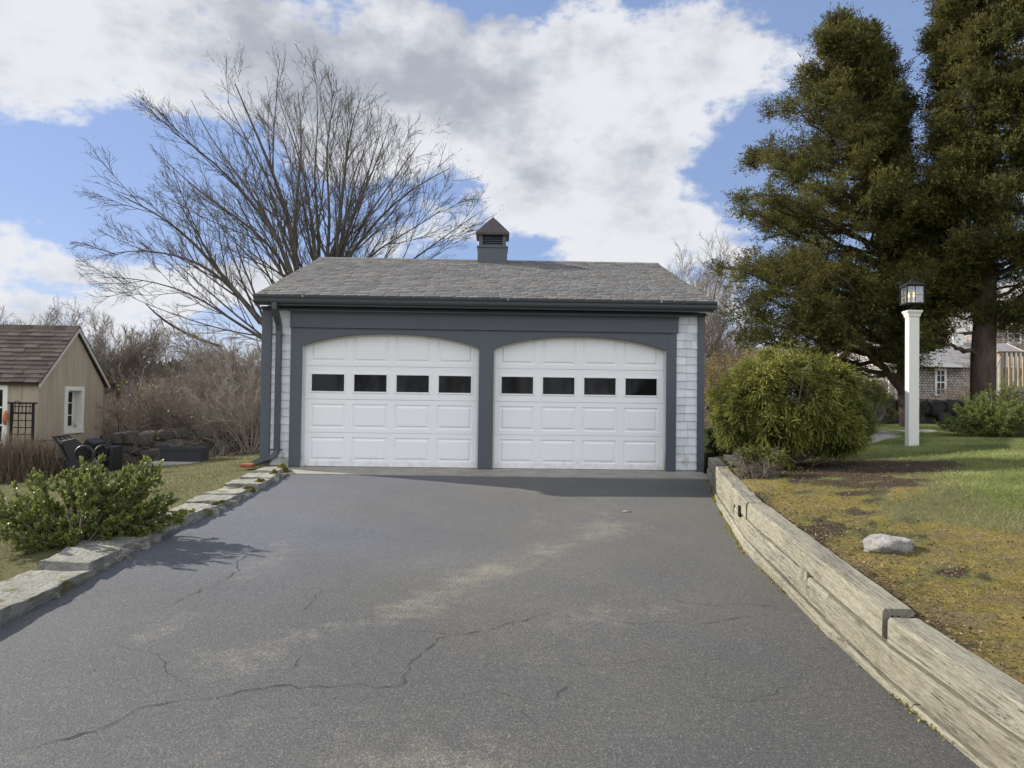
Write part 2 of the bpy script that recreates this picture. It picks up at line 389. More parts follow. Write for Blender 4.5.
def _ground():
    M = Mt('lawn_and_soil', 1., .08); a = M.attr('zone', 'Color'); sp = M.node('ShaderNodeSeparateColor'); M.L(a, sp.inputs[0])
    n = M.noise(3.5, 6, .7); n2 = M.noise(28, 6, .75); n3 = M.noise(90, 4, .7)
    def br(x, k=.7): return M.ramp(M.math('ADD', x, M.math('MULTIPLY', M.math('SUBTRACT', n2, .5), k*2)), .35, .65)
    g = M.cr(M.math('ADD', M.math('MULTIPLY', n2, .6), M.math('MULTIPLY', n, .4)), [(.3, (.08, .105, .025)), (.5, (.18, .21, .06)), (.7, (.28, .29, .11))])
    g = M.mix(M.math('MULTIPLY', br(sp.outputs[2]), .75), g, M.cr(n3, [(.3, (.11, .095, .05)), (.7, (.23, .205, .12))]))
    nb = M.noise(4.2, 8, .8); ms = M.cr(M.math('ADD', M.math('MULTIPLY', n2, .45), M.math('MULTIPLY', nb, .55)), [(.3, (.06, .04, .024)), (.40, (.19, .125, .055)), (.46, (.38, .29, .09)), (.51, (.16, .125, .05)), (.56, (.34, .29, .075)), (.62, (.17, .16, .05)), (.68, (.12, .085, .045)), (.76, (.36, .32, .15))])
    ms = M.mix(M.math('MULTIPLY', M.ramp(M.noise(5.5, 8, .8), .50, .58), .85), ms, M.cr(n3, [(.3, (.13, .095, .055)), (.7, (.30, .24, .15))])); g = M.mix(br(sp.outputs[0]), g, ms)
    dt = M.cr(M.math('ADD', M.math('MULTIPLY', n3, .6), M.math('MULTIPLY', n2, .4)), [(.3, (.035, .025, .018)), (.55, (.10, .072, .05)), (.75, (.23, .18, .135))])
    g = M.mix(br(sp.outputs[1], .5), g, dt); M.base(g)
    M.bump(M.math('ADD', M.math('MULTIPLY', n2, 1.), M.math('MULTIPLY', n3, .5)), 1., .04); return M.m
m_ground = _ground()
g = mesh('ground', np.stack([XX, YY, ZZ], -1).reshape(-1, 3), GF, m_ground, smooth=True, col=np.stack([mo, di, de, np.ones_like(mo)], -1))
tag(g, kind='structure')

# ------------------------------------------------------------------ driveway
def dist_poly(P, pts):
    d = np.full(P.shape[0], 1e9)
    for a, b in zip(pts[:-1], pts[1:]):
        a = np.array(a[:2]); b = np.array(b[:2]); t = np.clip(((P-a)@(b-a))/((b-a)@(b-a)), 0, 1)
        d = np.minimum(d, np.hypot(*(P-(a+t[:, None]*(b-a))).T))
    return d
ds = np.concatenate([np.arange(-14, 1, .5), np.arange(1, 10.64, .07), [10.66]])
u = np.linspace(0, 1, 84)
a_ = xl(ds)-.05; b_ = xr(ds)+.05
DX = a_[:, None]*(1-u)+b_[:, None]*u; DY = np.repeat(ds[:, None], len(u), 1)
P2 = np.stack([DX, DY], -1).reshape(-1, 2)
DZ = zd(DY)+fbm(P2, .45, 2, 77).reshape(DX.shape)*.012
wl = [([(599, 492), (594, 533), (529, 556), (464, 577), (414, 604), (300, 632), (240, 655)], .30, 1.), ([(536, 490), (540, 545)], .22, .8),
      ([(312, 517), (281, 551), (225, 589), (150, 636)], .20, .8), ([(640, 610), (560, 640), (470, 700), (440, 768)], .55, .75), ([(675, 700), (690, 768)], .3, .5),
      ([(440, 500), (430, 560), (360, 590)], .15, .45), ([(690, 640), (620, 690), (600, 768)], .35, .5), ([(830, 740), (760, 768)], .3, .4)]
wear = np.zeros(len(P2))
for pts, w, s_ in wl:
    d = dist_poly(P2, [gz(*p) for p in pts]); wear = np.maximum(wear, s_*.32*np.exp(-(d/(w*.95))**2))
wear = np.clip(wear*(1+fbm(P2, 2.2, 4, 18)*1.2) + .12+fbm(P2, .7, 3, 8)*.30, 0, 1)
warm = sstep(-2.2, .8, P2[:, 0])*1.0+sstep(6, 3, P2[:, 1])*.4+fbm(P2, .6, 3, 66)*.5
dn, dm = DX.shape; idx = np.arange(dn*dm).reshape(dn, dm)
DF = np.stack([idx[:-1, :-1], idx[:-1, 1:], idx[1:, 1:], idx[1:, :-1]], -1).reshape(-1, 4)
def _asph():
    M = Mt('worn_asphalt', .82, .35); a = M.attr('zone', 'Color'); sp = M.node('ShaderNodeSeparateColor'); M.L(a, sp.inputs[0])
    n = M.noise(1.2, 6, .65); n2 = M.noise(9, 6, .7); fine = M.noise(190, 3, .7); v = M.vor(165, out='Color'); sv = M.node('ShaderNodeSeparateColor'); M.L(v, sv.inputs[0])
    vd = M.vor(120)
    c = M.mix(sp.outputs[1], (.118, .125, .145), (.124, .119, .104))
    c = M.mix(M.math('MULTIPLY', M.ramp(n, .4, .65), .45), c, (.090, .094, .104))
    c = M.mix(M.math('MULTIPLY', sp.outputs[2], .75), c, (.062, .062, .060))
    wf = M.ramp(M.math('ADD', sp.outputs[0], M.math('MULTIPLY', M.math('SUBTRACT', n2, .5), 1.1)), .25, .95)
    c = M.mix(M.math('MULTIPLY', wf, .7), c, (.25, .228, .17))
    # exposed pale and dark aggregate
    c = M.mix(M.math('MULTIPLY', M.ramp(sv.outputs[0], .80, .92), M.math('ADD', .21, M.math('MULTIPLY', wf, .4))), c, (.40, .37, .30))
    c = M.mix(M.math('MULTIPLY', M.ramp(sv.outputs[1], .62, .85), .55), c, (.035, .035, .037))
    c = M.mix(M.ramp(fine, .3, .7), M.mix(1., c, (.82, .82, .82), 'MULTIPLY'), M.mix(1., c, (1.12, 1.12, 1.12), 'MULTIPLY'))
    st = M.ramp(M.noise(2.3, 5, .8), .62, .72)
    c = M.mix(M.math('MULTIPLY', st, .35), c, (.055, .055, .057))
    M.base(c); M.bump(M.math('ADD', vd, fine), .35, .005); return M.m
drive = mesh('driveway', np.stack([DX, DY, DZ], -1).reshape(-1, 3), DF, _asph(), smooth=True,
             col=np.stack([wear, np.clip(warm, 0, 1), np.clip(sstep(6.8, 3.4, P2[:, 1])*.72+sstep(.2, 1.8, P2[:, 0])*.3*sstep(9, 6, P2[:, 1])+fbm(P2, .8, 3, 44)*.45, 0, 1), wear*0+1], -1))
tag(drive, kind='structure')
m_crack = simple('dark_crack', (.035, .032, .028), 1, .05)  # dark ribbon colour for cracks worn into the asphalt
def zdrive(x, y):
    return zd(y)+fbm(np.stack([np.asarray(x, float), np.asarray(y, float)], -1), .45, 2, 77)*.012
cracks = [([(384, 637), (429, 632), (464, 634), (499, 627), (551, 612)], .011), ([(462, 635), (440, 645), (419, 654), (409, 674), (394, 687), (350, 686), (320, 686), (300, 692), (240, 690), (190, 703), (130, 716), (20, 755)], .013),
          ([(594, 617), (633, 625), (673, 624), (723, 622), (760, 617)], .010), ([(673, 598), (698, 604), (745, 604), (786, 606)], .009), ([(250, 553), (242, 564), (225, 573), (212, 582), (200, 593), (175, 604)], .011),
          ([(549, 708), (560, 696), (579, 684)], .008), ([(318, 588), (305, 600), (298, 612)], .007), ([(555, 660), (590, 668), (640, 660), (690, 672)], .006), ([(300, 655), (286, 668), (268, 672)], .007),
          ([(820, 690), (780, 684), (740, 700), (690, 690)], .006), ([(455, 705), (480, 690), (520, 700), (545, 735)], .005), ([(110, 640), (150, 655), (180, 690)], .005), ([(350, 560), (345, 590), (318, 588)], .004)]
cm_V = []
for pts, w in cracks:
    Q = np.array([gz(*p)[:2] for p in pts]); mb = MB(); pp = []
    for a, b in zip(Q[:-1], Q[1:]):
        n = max(2, int(np.hypot(*(b-a))/.02))
        for k in range(n): pp.append(a+(b-a)*k/n)
    pp.append(Q[-1]); pp = np.array(pp); nrm = np.gradient(pp, axis=0); nrm = nrm/np.linalg.norm(nrm, axis=1)[:, None]; nrm = np.stack([-nrm[:, 1], nrm[:, 0]], -1)
    pp = pp+nrm*(fbm(pp, 4, 2, 4)*.07+fbm(pp, 16, 2, 14)*.028)[:, None]; ww = w*.17*(.35+np.abs(fbm(pp, 9, 2, 6))*2)*np.minimum(1, np.minimum(np.arange(len(pp)), np.arange(len(pp))[::-1])/6+.15)
    A = pp+nrm*ww[:, None]; B = pp-nrm*ww[:, None]
    V = [(x, y, float(zdrive(x, y))+.004) for x, y in np.concatenate([A, B])]; k = len(pp)
    mesh('crack', V, [(i, i+1, k+i+1, k+i) for i in range(k-1)], m_crack, drive)
# concrete apron in front of the doors
mb = MB(); n = 40
for k in range(n):
    x0 = -3.16+6.36*k/n; x1 = -3.16+6.36*(k+1)/n
    mb.box(x0, x1, 11.12, 11.62, -.1, .006)
V = [(-3.16, 10.64, -.016), (3.18, 10.60, -.016), (3.18, 11.62, .008), (-3.16, 11.62, .008), (-3.16, 10.64, -.1), (3.18, 10.60, -.1), (3.18, 11.62, -.1), (-3.16, 11.62, -.1)]
ap = mesh('apron', V, [(0, 1, 2, 3), (5, 4, 7, 6), (4, 5, 1, 0), (5, 6, 2, 1), (6, 7, 3, 2), (7, 4, 0, 3)], m_conc); tag(ap, kind='structure')
# stepping path on the right lawn
pp = [gz(px, py, .52, 0) for px, py in ((862, 437), (880, 433.5), (930, 432.5), (938, 434.5), (890, 437), (870, 438.5))]
pa = MB().add([(p[0], p[1], float(terrain(p[0], p[1]))+.03) for p in pp]+[(p[0], p[1], .2) for p in pp], [tuple(range(6))]+[(i, (i+1) % 6, (i+1) % 6+6, i+6) for i in range(6)]).build('path', m_slab)
tag(pa, kind='structure')

# ------------------------------------------------------------------ GARAGE
G = thing('garage', 'white two-door garage with slate blue trim, shingled gable roof and small cupola', 'garage', (0, 11.4, 0))
Y0 = 11.4; W0, W1 = -3.60, 3.22; YB = 18.4; WH = 2.52
mb = MB(); mb.box(W0+.03, W1-.03, YB-.1, YB-.02, -.1, WH)      # rear wall
mb.box(W0+.04, W0+.12, Y0+.14, YB-.1, -.1, WH); mb.box(W1-.12, W1-.04, Y0+.14, YB-.1, -.1, WH)
mb.box(W0+.12, -2.97, Y0+.02, Y0+.12, -.1, WH); mb.box(2.62, W1-.12, Y0+.02, Y0+.12, -.1, WH)
mb.box(W0+.12, W1-.12, Y0+.14, Y0+.18, 2.16, WH)
for x in (W0+.04, W1-.12): mb.extr([(Y0+.14, WH+.002), (YB-.1, WH+.002), (15.0, 3.78)], 0, x, x+.08)
wall = mb.build('wall', m_shingle, G)
def shingle_strip(mb, fx, x0, x1, z0, z1, ex=.125, axis='y', y=0, out=-1, wid=(.11, .2)):
    z = z0; row = 0
    while z < z1-.01:
        x = x0; zt = min(z+ex, z1)
        while x < x1-.005:
            w = random.uniform(*wid); xe = min(x1, x+w)
            if x1-xe < .05: xe = x1
            t0 = .018+random.uniform(-.003, .003); dz = random.uniform(-.004, .003); a = random.random()
            P = [(x+.0015, 0), (xe-.0015, 0)]
            if axis == 'y':
                V = [(x+.0015, y+out*t0, z+dz), (xe-.0015, y+out*t0, z+dz), (xe-.0015, y+out*.004, zt+.004), (x+.0015, y+out*.004, zt+.004),
                     (x+.0015, y, z+dz), (xe-.0015, y, z+dz), (xe-.0015, y, zt+.004), (x+.0015, y, zt+.004)]
            else:
                V = [(y+out*t0, x+.0015, z+dz), (y+out*t0, xe-.0015, z+dz), (y+out*.004, xe-.0015, zt+.004), (y+out*.004, x+.0015, zt+.004),
                     (y, x+.0015, z+dz), (y, xe-.0015, z+dz), (y, xe-.0015, zt+.004), (y, x+.0015, zt+.004)]
            fx.add(V, [(0, 1, 2, 3), (4, 5, 1, 0), (0, 3, 7, 4), (1, 5, 6, 2), (3, 2, 6, 7)], a)
            x = xe
        z += ex; row += 1
mb = MB(); shingle_strip(None, mb, W0+.15, -3.157, .03, 2.45, y=Y0+.015); mb.build('shingle_panel', m_shingle, G)
mb = MB(); shingle_strip(None, mb, 2.781, W1-.11, .03, 2.45, y=Y0+.015); mb.build('shingle_panel', m_shingle, G)
for sx, o_ in ((W0+.04, -1), (W1-.04, 1)):
    mb = MB(); shingle_strip(None, mb, Y0+.14, YB-.1, -.05, 2.5, axis='x', y=sx, out=o_, wid=(.12, .28)); mb.build('shingle_panel', m_shingle, G)
# corner boards (L-shaped)
for x0, x1, s_ in ((W0, W0+.15, -1), (W1-.11, W1, 1)):
    mb = MB(); mb.box(x0, x1, Y0-.022, Y0+.02, -.02, 2.45)
    if s_ < 0: mb.box(x0, x0+.028, Y0+.02, Y0+.14, -.02, 2.45)
    else: mb.box(x1-.028, x1, Y0+.02, Y0+.14, -.02, 2.45)
    mb.build('corner_board', m_trim, G, bevel=.004)
# door posts, arched heads, header board
D1 = (-2.985, -.272); D2 = (-.046, 2.630); HB = 2.145
for x0, x1 in ((-3.157, D1[0]), (D1[1], D2[0]), (D2[1], 2.781)):
    MB().box(x0, x1, Y0-.02, Y0+.16, 0.008, HB).build('door_post', m_trim, G, bevel=.004)
def arch(x, D, zs=1.865, rise=.20):
    t = (x-(D[0]+D[1])/2)/((D[1]-D[0])/2); return zs+rise*(max(0, 1-abs(t)**2.25))**.92
for D in (D1, D2):
    N = 40; xs = [D[0]+(D[1]-D[0])*k/N for k in range(N+1)]; V = []; Fc = []
    for x in xs:
        zz = arch(x, D); V += [(x, Y0-.019, zz), (x, Y0-.019, HB), (x, Y0+.085, zz), (x, Y0+.085, HB)]
    for k in range(N):
        b = 4*k; Fc += [(b, b+4, b+5, b+1), (b, b+2, b+6, b+4), (b+2, b+3, b+7, b+6)]
    MB().add(V, Fc).build('arched_head', m_trim, G)
    # white stop bead following the opening
    pts = [(D[0]+.013, .012)]+[(max(D[0]+.013, min(D[1]-.013, x)), arch(x, D)-.013) for x in xs]+[(D[1]-.013, .012)]
    mb = MB()
    for (xa, za), (xb, zb) in zip(pts[:-1], pts[1:]): mb.bar((xa, Y0+.105, za), (xb, Y0+.105, zb), .024, .022, up=(0, -1, 0)) if False else mb.bar((xa, Y0+.10, za), (xb, Y0+.10, zb), .026, .026, up=(0, 1, 0))
    mb.build('stop_bead', m_white, G)
mb = MB(); mb.box(-3.165, 2.80, Y0-.045, Y0+.02, HB+.002, 2.45); mb.box(-3.17, 2.805, Y0-.052, Y0-.0455, HB-.006, HB+.012); mb.build('header_board', m_trim, G, bevel=.003)
# sectional doors
def garage_door(D):
    x0, x1 = D[0]+.002, D[1]-.002; yf = Y0+.125; secs = [(.012, .53), (.534, 1.045), (1.049, 1.56), (1.564, 2.13)]
    root = None; mb = MB()
    pw = (x1-x0-.09)/4
    def relief(xa, xb, za, zb):
        # raised panel: groove around a raised field
        lv = [(0, 0), (.010, .012), (.030, .012), (.052, -.001)]
        rings = [[(xa+i, yf+d, za+i), (xb-i, yf+d, za+i), (xb-i, yf+d, zb-i), (xa+i, yf+d, zb-i)] for i, d in lv]
        V = [v for r in rings for v in r]; Fc = []
        for i in range(len(lv)-1):
            for k in range(4): b = (k+1) % 4; Fc.append((i*4+k, i*4+b, i*4+4+b, i*4+4+k))
        Fc.append(tuple(range(len(lv)*4-4, len(lv)*4))); mb.add(V, Fc)
    wins = []
    for si, (za, zb) in enumerate(secs):
        gx = [x0]; cells = []
        for k in range(4):
            a = x0+.045+pw*k+.055; b = x0+.045+pw*(k+1)-.055; cells.append((a, b))
        top = zb-.07; bot = za+.065
        if si == 3: top = zb-.02
        if si == 0: bot = za+.085
        # stile strips between cells
        ex = [x0]+[v for c in cells for v in c]+[x1]
        for k in range(0, len(ex), 2): mb.add([(ex[k], yf, za), (ex[k+1], yf, za), (ex[k+1], yf, zb), (ex[k], yf, zb)], [(0, 1, 2, 3)])
        for a, b in cells:
            mb.add([(a, yf, za), (b, yf, za), (b, yf, bot), (a, yf, bot)], [(0, 1, 2, 3)])
            mb.add([(a, yf, top), (b, yf, top), (b, yf, zb), (a, yf, zb)], [(0, 1, 2, 3)])
            if si == 2: wins.append((a, b, bot+.035, top-.035)); mb.add([(a, yf, bot), (b, yf, bot), (b, yf, bot+.035), (a, yf, bot+.035)], [(0, 1, 2, 3)]); mb.add([(a, yf, top-.035), (b, yf, top-.035), (b, yf, top), (a, yf, top)], [(0, 1, 2, 3)])
            else: relief(a, b, bot, top)
        # section edges
        mb.add([(x0, yf, zb), (x1, yf, zb), (x1, yf+.03, zb-.002), (x0, yf+.03, zb-.002)], [(0, 1, 2, 3)])
        mb.add([(x0, yf, za), (x1, yf, za), (x1, yf+.03, za+.002), (x0, yf+.03, za+.002)], [(0, 3, 2, 1)])
    mb.add([(x0, yf+.03, .008), (x1, yf+.03, .008), (x1, yf+.03, 1.0), (x0, yf+.03, 1.0)], [(0, 1, 2, 3)])
    mb.add([(x0, yf+.03, 1.6), (x1, yf+.03, 1.6), (x1, yf+.03, 2.12), (x0, yf+.03, 2.12)], [(0, 1, 2, 3)])
    d = mesh('door', mb.V, mb.F, m_door, G)
    MB().box(x0, x1, yf+.001, yf+.02, .008, .022).build('weather_seal', m_black, d)
    for a, b, za, zb in wins:
        fr = MB(); e = .022
        for q in ((a, b, za, za+e), (a, b, zb-e, zb), (a, a+e, za+e, zb-e), (b-e, b, za+e, zb-e)): fr.box(q[0], q[1], yf-.012, yf+.02, q[2], q[3])
        fo_ = fr.build('window_frame', m_door, d, bevel=.003)
        MB().box(a+e*.5, b-e*.5, yf+.006, yf+.012, za+e*.5, zb-e*.5).build('window_pane', m_pane, d)
garage_door(D1); garage_door(D2)
# roof: deck, shingles, ridge, gable trim
RX0, RX1 = -3.625, 3.275; EY, EZ, RY, RZ = 11.10, 2.60, 15.0, 3.885
mb = MB(); mb.extr([(EY+.01, EZ-.03), (RY, RZ-.03), (2*RY-EY, EZ-.03), (2*RY-EY, EZ-.09), (RY, RZ-.09), (EY+.01, EZ-.09)], 0, RX0+.02, RX1-.02)
roofd = mb.build('roof_deck', m_trim, G)
def shingle_roof(x0, x1, ya, za, yb, zb, ex, wid, th=.012, seed=3, name='roof', m=None, parent=None, hexy=.3):
    rnd = random.Random(seed); L = math.hypot(yb-ya, zb-za); dy, dz = (yb-ya)/L, (zb-za)/L; ny, nz = -dz, dy
    if nz < 0: ny, nz = -ny, -nz
    mb = MB(); rows = int(L/ex)+1
    mb.add([(x0, ya, za), (x1, ya, za), (x1, yb, zb), (x0, yb, zb)], [(0, 1, 2, 3)], 0.)
    for r in range(rows):
        s0 = r*ex; s1 = min(L, s0+ex*1.25); x = x0-(rnd.random()*wid[1] if r else 0)
        lv = .004
        while x < x1:
            w = rnd.uniform(*wid); a, b = max(x0, x), min(x1, x+w-.004); x += w
            if b-a < .02: continue
            c = min(hexy*ex, (b-a)*.3); t = th*rnd.uniform(.7, 1.6); jj = rnd.uniform(-.008, .006)
            pl = [(a, s0+c+jj), (a+c*.8, s0+jj), (b-c*.8, s0+jj), (b, s0+c+jj), (b, s1), (a, s1)]
            V = []
            for (px, s) in pl:
                k = lv+t*(1-(s-s0)/(s1-s0+1e-9)); V.append((px, ya+dy*s+ny*k, za+dz*s+nz*k))
            for (px, s) in pl[:4]: V.append((px, ya+dy*s+ny*lv*.3, za+dz*s+nz*lv*.3))
            mb.add(V, [(0, 1, 2, 3, 4, 5), (6, 7, 1, 0), (7, 8, 2, 1), (8, 9, 3, 2)], rnd.random()**.9)
    return mesh(name, mb.V, mb.F, m or m_roof, parent, attr=mb.A)
shingle_roof(RX0, RX1, EY, EZ, RY, RZ, .14, (.13, .24), parent=G, seed=3, th=.006, hexy=.4)
shingle_roof(RX0, RX1, 2*RY-EY, EZ, RY, RZ, .19, (.17, .30), parent=G, seed=4, th=.020, hexy=.5)
mb = MB(); rr = random.Random(5); x = RX0
while x < RX1:
    e = min(RX1, x+.2)
    mb.extr([(RY-.13, RZ-.028), (RY, RZ+.028), (RY+.13, RZ-.028), (RY+.13, RZ-.04), (RY, RZ+.012), (RY-.13, RZ-.04)], 0, x, e-.006, rr.random()); x = e
mb.build('ridge_cap', m_roof, G)
for x0, x1 in ((RX0, RX0+.019), (RX1-.019, RX1)):
    for s_ in (1, -1):
        ye = EY if s_ > 0 else 2*RY-EY
        MB().extr([(ye, EZ-.035), (RY, RZ-.035), (RY, RZ-.17), (ye, EZ-.17)], 0, x0, x1).build('rake_board', m_trim, G)
# fascia, soffit, crown under the gutter
mb = MB(); mb.box(RX0+.02, RX1-.02, EY+.03, EY+.055, EZ-.155, EZ-.092); mb.box(RX0+.02, RX1-.02, EY+.055, Y0-.03, EZ-.128, EZ-.118); mb.build('soffit', m_trim, G)
MB().extr([(Y0-.023, 2.452), (Y0-.075, 2.452), (Y0-.11, 2.405), (Y0-.11, 2.39), (Y0-.055, 2.36), (Y0-.046, 2.33), (Y0-.023, 2.33)], 0, -3.16, 2.80).build('crown_moulding', m_trim, G)
for x0, x1 in ((W0, -3.162), (2.803, W1)):
    MB().extr([(Y0-.023, 2.452), (Y0-.075, 2.452), (Y0-.11, 2.41), (Y0-.023, 2.40)], 0, x0, x1).build('crown_moulding', m_trim, G)
gy = EY+.028
prof = [(gy, EZ-.012), (gy, EZ-.125), (gy-.065, EZ-.125), (gy-.085, EZ-.10), (gy-.09, EZ-.062), (gy-.112, EZ-.04), (gy-.118, EZ-.012), (gy-.105, EZ-.012), (gy-.10, EZ-.035), (gy-.08, EZ-.058), (gy-.072, EZ-.10), (gy-.06, EZ-.114), (gy-.008, EZ-.114), (gy-.008, EZ-.012)]
gut = MB().extr(prof, 0, RX0-.005, RX1+.03).build('gutter', m_gutter, G)
for x in (-2.9, .15, 2.45): MB().box(x, x+.012, gy-.122, gy-.119, EZ-.04, EZ-.015).build('hanger', m_white, gut)
mb = MB(); dx = -3.325
mb.tube([(-3.32, gy-.045, EZ-.12), (-3.32, gy-.045, 2.40), (-3.32, gy+.01, 2.33), (dx+.0, Y0-.10, 2.20), (dx, Y0-.062, 2.08), (dx, Y0-.062, 1.2), (dx, Y0-.062, .26), (dx-.02, Y0-.08, .19), (dx-.08, Y0-.13, .135), (dx-.17, Y0-.22, .115), (dx-.27, Y0-.33, .07)], 1, 12, sq=(.050, .036))
ds_ = mb.build('downspout', m_gutter, G)
for z in (2.02, .27):
    mb = MB(); mb.box(dx-.095, dx+.095, Y0-.106, Y0-.1, z-.012, z+.012); mb.box(dx-.05, dx-.043, Y0-.0935, Y0-.01, z-.012, z+.012); mb.box(dx+.043, dx+.05, Y0-.0935, Y0-.01, z-.012, z+.012); mb.build('strap', m_gutter, ds_)
# cupola
cx, cy = float(at(492.5, 255, 15.0)[0]), 15.0
cu = MB().box(cx-.295, cx+.295, cy-.295, cy+.295, 3.55, 4.10).box(cx-.31, cx+.31, cy-.31, cy+.31, 4.102, 4.14).build('cupola', m_trim, G, bevel=.005)
mb = MB()
for sx in (-1, 1):
    for sy in (-1, 1): mb.box(cx+sx*.235-.035, cx+sx*.235+.035, cy+sy*.235-.035, cy+sy*.235+.035, 4.142, 4.40)
for s_ in (-1, 1):
    mb.box(cx-.198, cx+.198, cy+s_*.235-.03, cy+s_*.235+.03, 4.37, 4.40); mb.box(cx+s_*.235-.03, cx+s_*.235+.03, cy-.198, cy+.198, 4.37, 4.40)
    mb.box(cx-.198, cx+.198, cy+s_*.235-.03, cy+s_*.235+.03, 4.142, 4.165); mb.box(cx+s_*.235-.03, cx+s_*.235+.03, cy-.198, cy+.198, 4.142, 4.165)
mb.build('cupola_frame', m_trim, cu)
mb = MB()
for k in range(5):
    z = 4.185+k*.039
    for s_ in (-1, 1):
        mb.bar((cx-.198, cy+s_*.225, z), (cx+.198, cy+s_*.225, z), .008, .05, up=(0, -s_*.7, .7)) ; mb.bar((cx+s_*.225, cy-.198, z), (cx+s_*.225, cy+.198, z), .008, .05, up=(-s_*.7, 0, .7))
mb.build('louver', m_trim, cu)
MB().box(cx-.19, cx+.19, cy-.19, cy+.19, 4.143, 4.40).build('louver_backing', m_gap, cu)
mb = MB(); mb.lathe([(.47, 4.36), (.475, 4.405), (.30, 4.55), (.12, 4.70), (.02, 4.77)], (cx, cy, 0), 4, rot=PI/4); mb.tube([(cx, cy, 4.76), (cx, cy, 4.80)], [.022, .012], 8); mb.build('cupola_roof', m_copper, cu)
# terracotta drain tile
bx = (-3.66, 10.99); o = MB().box(bx[0]-.07, bx[0]+.11, bx[1]-.12, bx[1]+.10, .035, .085).build('drain_tile', m_terra, bevel=.01)
tag(o, 'small terracotta tile under the downspout at the garage corner', 'tile')

# ------------------------------------------------------------------ stones
def stone(c, s, seed, flat=.0, n=9, sq=.5, rz=0., rough=.12):
    """noisy rounded block; returns V,F"""
    bm = bmesh.new(); bmesh.ops.create_cube(bm, size=2.); bmesh.ops.subdivide_edges(bm, edges=bm.edges[:], cuts=n, use_grid_fill=True)
    V = np.array([v.co[:] for v in bm.verts]); Fc = [tuple(v.index for v in f.verts) for f in bm.faces]; bm.free()
    r = np.linalg.norm(V, axis=1)[:, None]; V = V*(1-sq)+V/r*1.1*sq
    V = V*np.array(s)/2
    off = np.array([seed*13.7, seed*5.1, seed*9.3])
    m_ = np.mean(s)
    d = fbm(V+off, 1.1/m_, 3, seed)*rough*2+fbm(V+off, 6/m_, 3, seed+9)*rough*.5
    nd = V/np.linalg.norm(V, axis=1)[:, None]; amp = np.array([1, 1, flat if flat else 1])*m_
    V = V+nd*d[:, None]*amp
    c_, s_ = math.cos(rz), math.sin(rz); V = np.stack([V[:, 0]*c_-V[:, 1]*s_, V[:, 0]*s_+V[:, 1]*c_, V[:, 2]], -1)
    return V+np.array(c), Fc
E_ = thing('stone_edging', 'low edging wall of flat mossy stones along the left driveway side', 'stone wall', (-3.1, 7., float(zd(7))))
yb = [.6, 1.7, 2.9, 4.15, 5.35, 6.55, 7.05, 7.95, 8.45, 9.15, 9.75, 10.35, 10.95]
for i, (a, b) in enumerate(zip(yb[:-1], yb[1:])):
    ym = (a+b)/2; w = .39+random.uniform(-.02, .02); x1 = float(xl(ym))
    sl = math.atan2(float(xl(b)-xl(a)), b-a)
    V, Fc = stone((x1-w/2+.03, ym, float(zd(ym))+.005+random.uniform(-.008, .012)), (w*random.uniform(.9, 1.1), (b-a)*1.07, .125), 30+i, flat=.10, n=22, sq=.08, rz=-sl, rough=.09); V[:, 2] += fbm(V, 5, 4, 60+i)*.022*(V[:, 2] > float(zd(ym))+.03)
    mesh('capstone', V, Fc, m_cap, E_, attr=np.full(len(V), random.random()), smooth=True)
for i in range(40):
    y = random.uniform(3.2, 11.0); x = float(xl(y))+random.uniform(-.03, .02); s_ = random.uniform(.05, .11)
    V, Fc = stone((x, y, float(zd(y))+s_*.08), (s_, s_*2.0, s_*.7), 80+i, n=6, sq=.35, rough=.3, rz=random.random()*3); mesh('chinking_stone', V, Fc, m_cap, E_, attr=np.full(len(V), random.random()), smooth=True)
for (px, py) in ((185, 517), (192, 521), (205, 513), (250, 488), (262, 482), (272, 474), (225, 503), (160, 533), (282, 468)):
    p = gz(px, py, .06); V, Fc = stone((float(xl(p[1]))-.02, p[1], float(zd(p[1]))+.035), (.08, .20, .10), 300+px, n=12, sq=.9, rough=.5)
    mesh('moss_cushion', V, Fc, m_mosscl, E_, smooth=True)

def dry_wall(name, label, x0, y0, x1, y1, h, m, seed, sz=.42, n=90, th=.5):
    T = thing(name, label, 'stone wall', ((x0+x1)/2, (y0+y1)/2, float(terrain((x0+x1)/2, (y0+y1)/2))))
    rnd = random.Random(seed); L = math.hypot(x1-x0, y1-y0); rows = max(2, int(h/(sz*.5))); k = 0; dx_, dy_ = (x1-x0)/L, (y1-y0)/L
    step = L*rows/n
    mbk = MB(); zb = float(terrain((x0+x1)/2, (y0+y1)/2)); 
    for r in range(rows):
        s = rnd.uniform(-.2, 0)
        while s < L and k < 98:
            w = step*rnd.uniform(.6, 1.5); hh = h/rows*rnd.uniform(1., 1.6); mid = s+w/2
            X = x0+dx_*mid; Yc = y0+dy_*mid; z = float(terrain(X, Yc))+h*(r+.4)/rows+rnd.uniform(-.04, .06)
            o = rnd.uniform(-.06, .06)
            V, Fc = stone((X-dy_*o, Yc+dx_*o, z), (w*1.12, th*rnd.uniform(.8, 1.1), hh), seed*50+k, n=4, sq=.45, rz=math.atan2(dy_, dx_), rough=.13)
            mesh('field_stone', V, Fc, m, T, attr=np.full(len(V), rnd.random()), smooth=True); s += w; k += 1
    return T
dry_wall('dry_stone_wall', 'brownish dry stone wall below the bare thicket, left of the garage', -9.6, 17.6, -3.9, 17.2, .66, m_field, 3, n=52)
dry_wall('dry_stone_wall', 'dark dry stone wall behind the lamp post, in front of the cottage', 8.6, 20.2, 14.6, 20.6, .62, m_fielddark, 5, n=36)
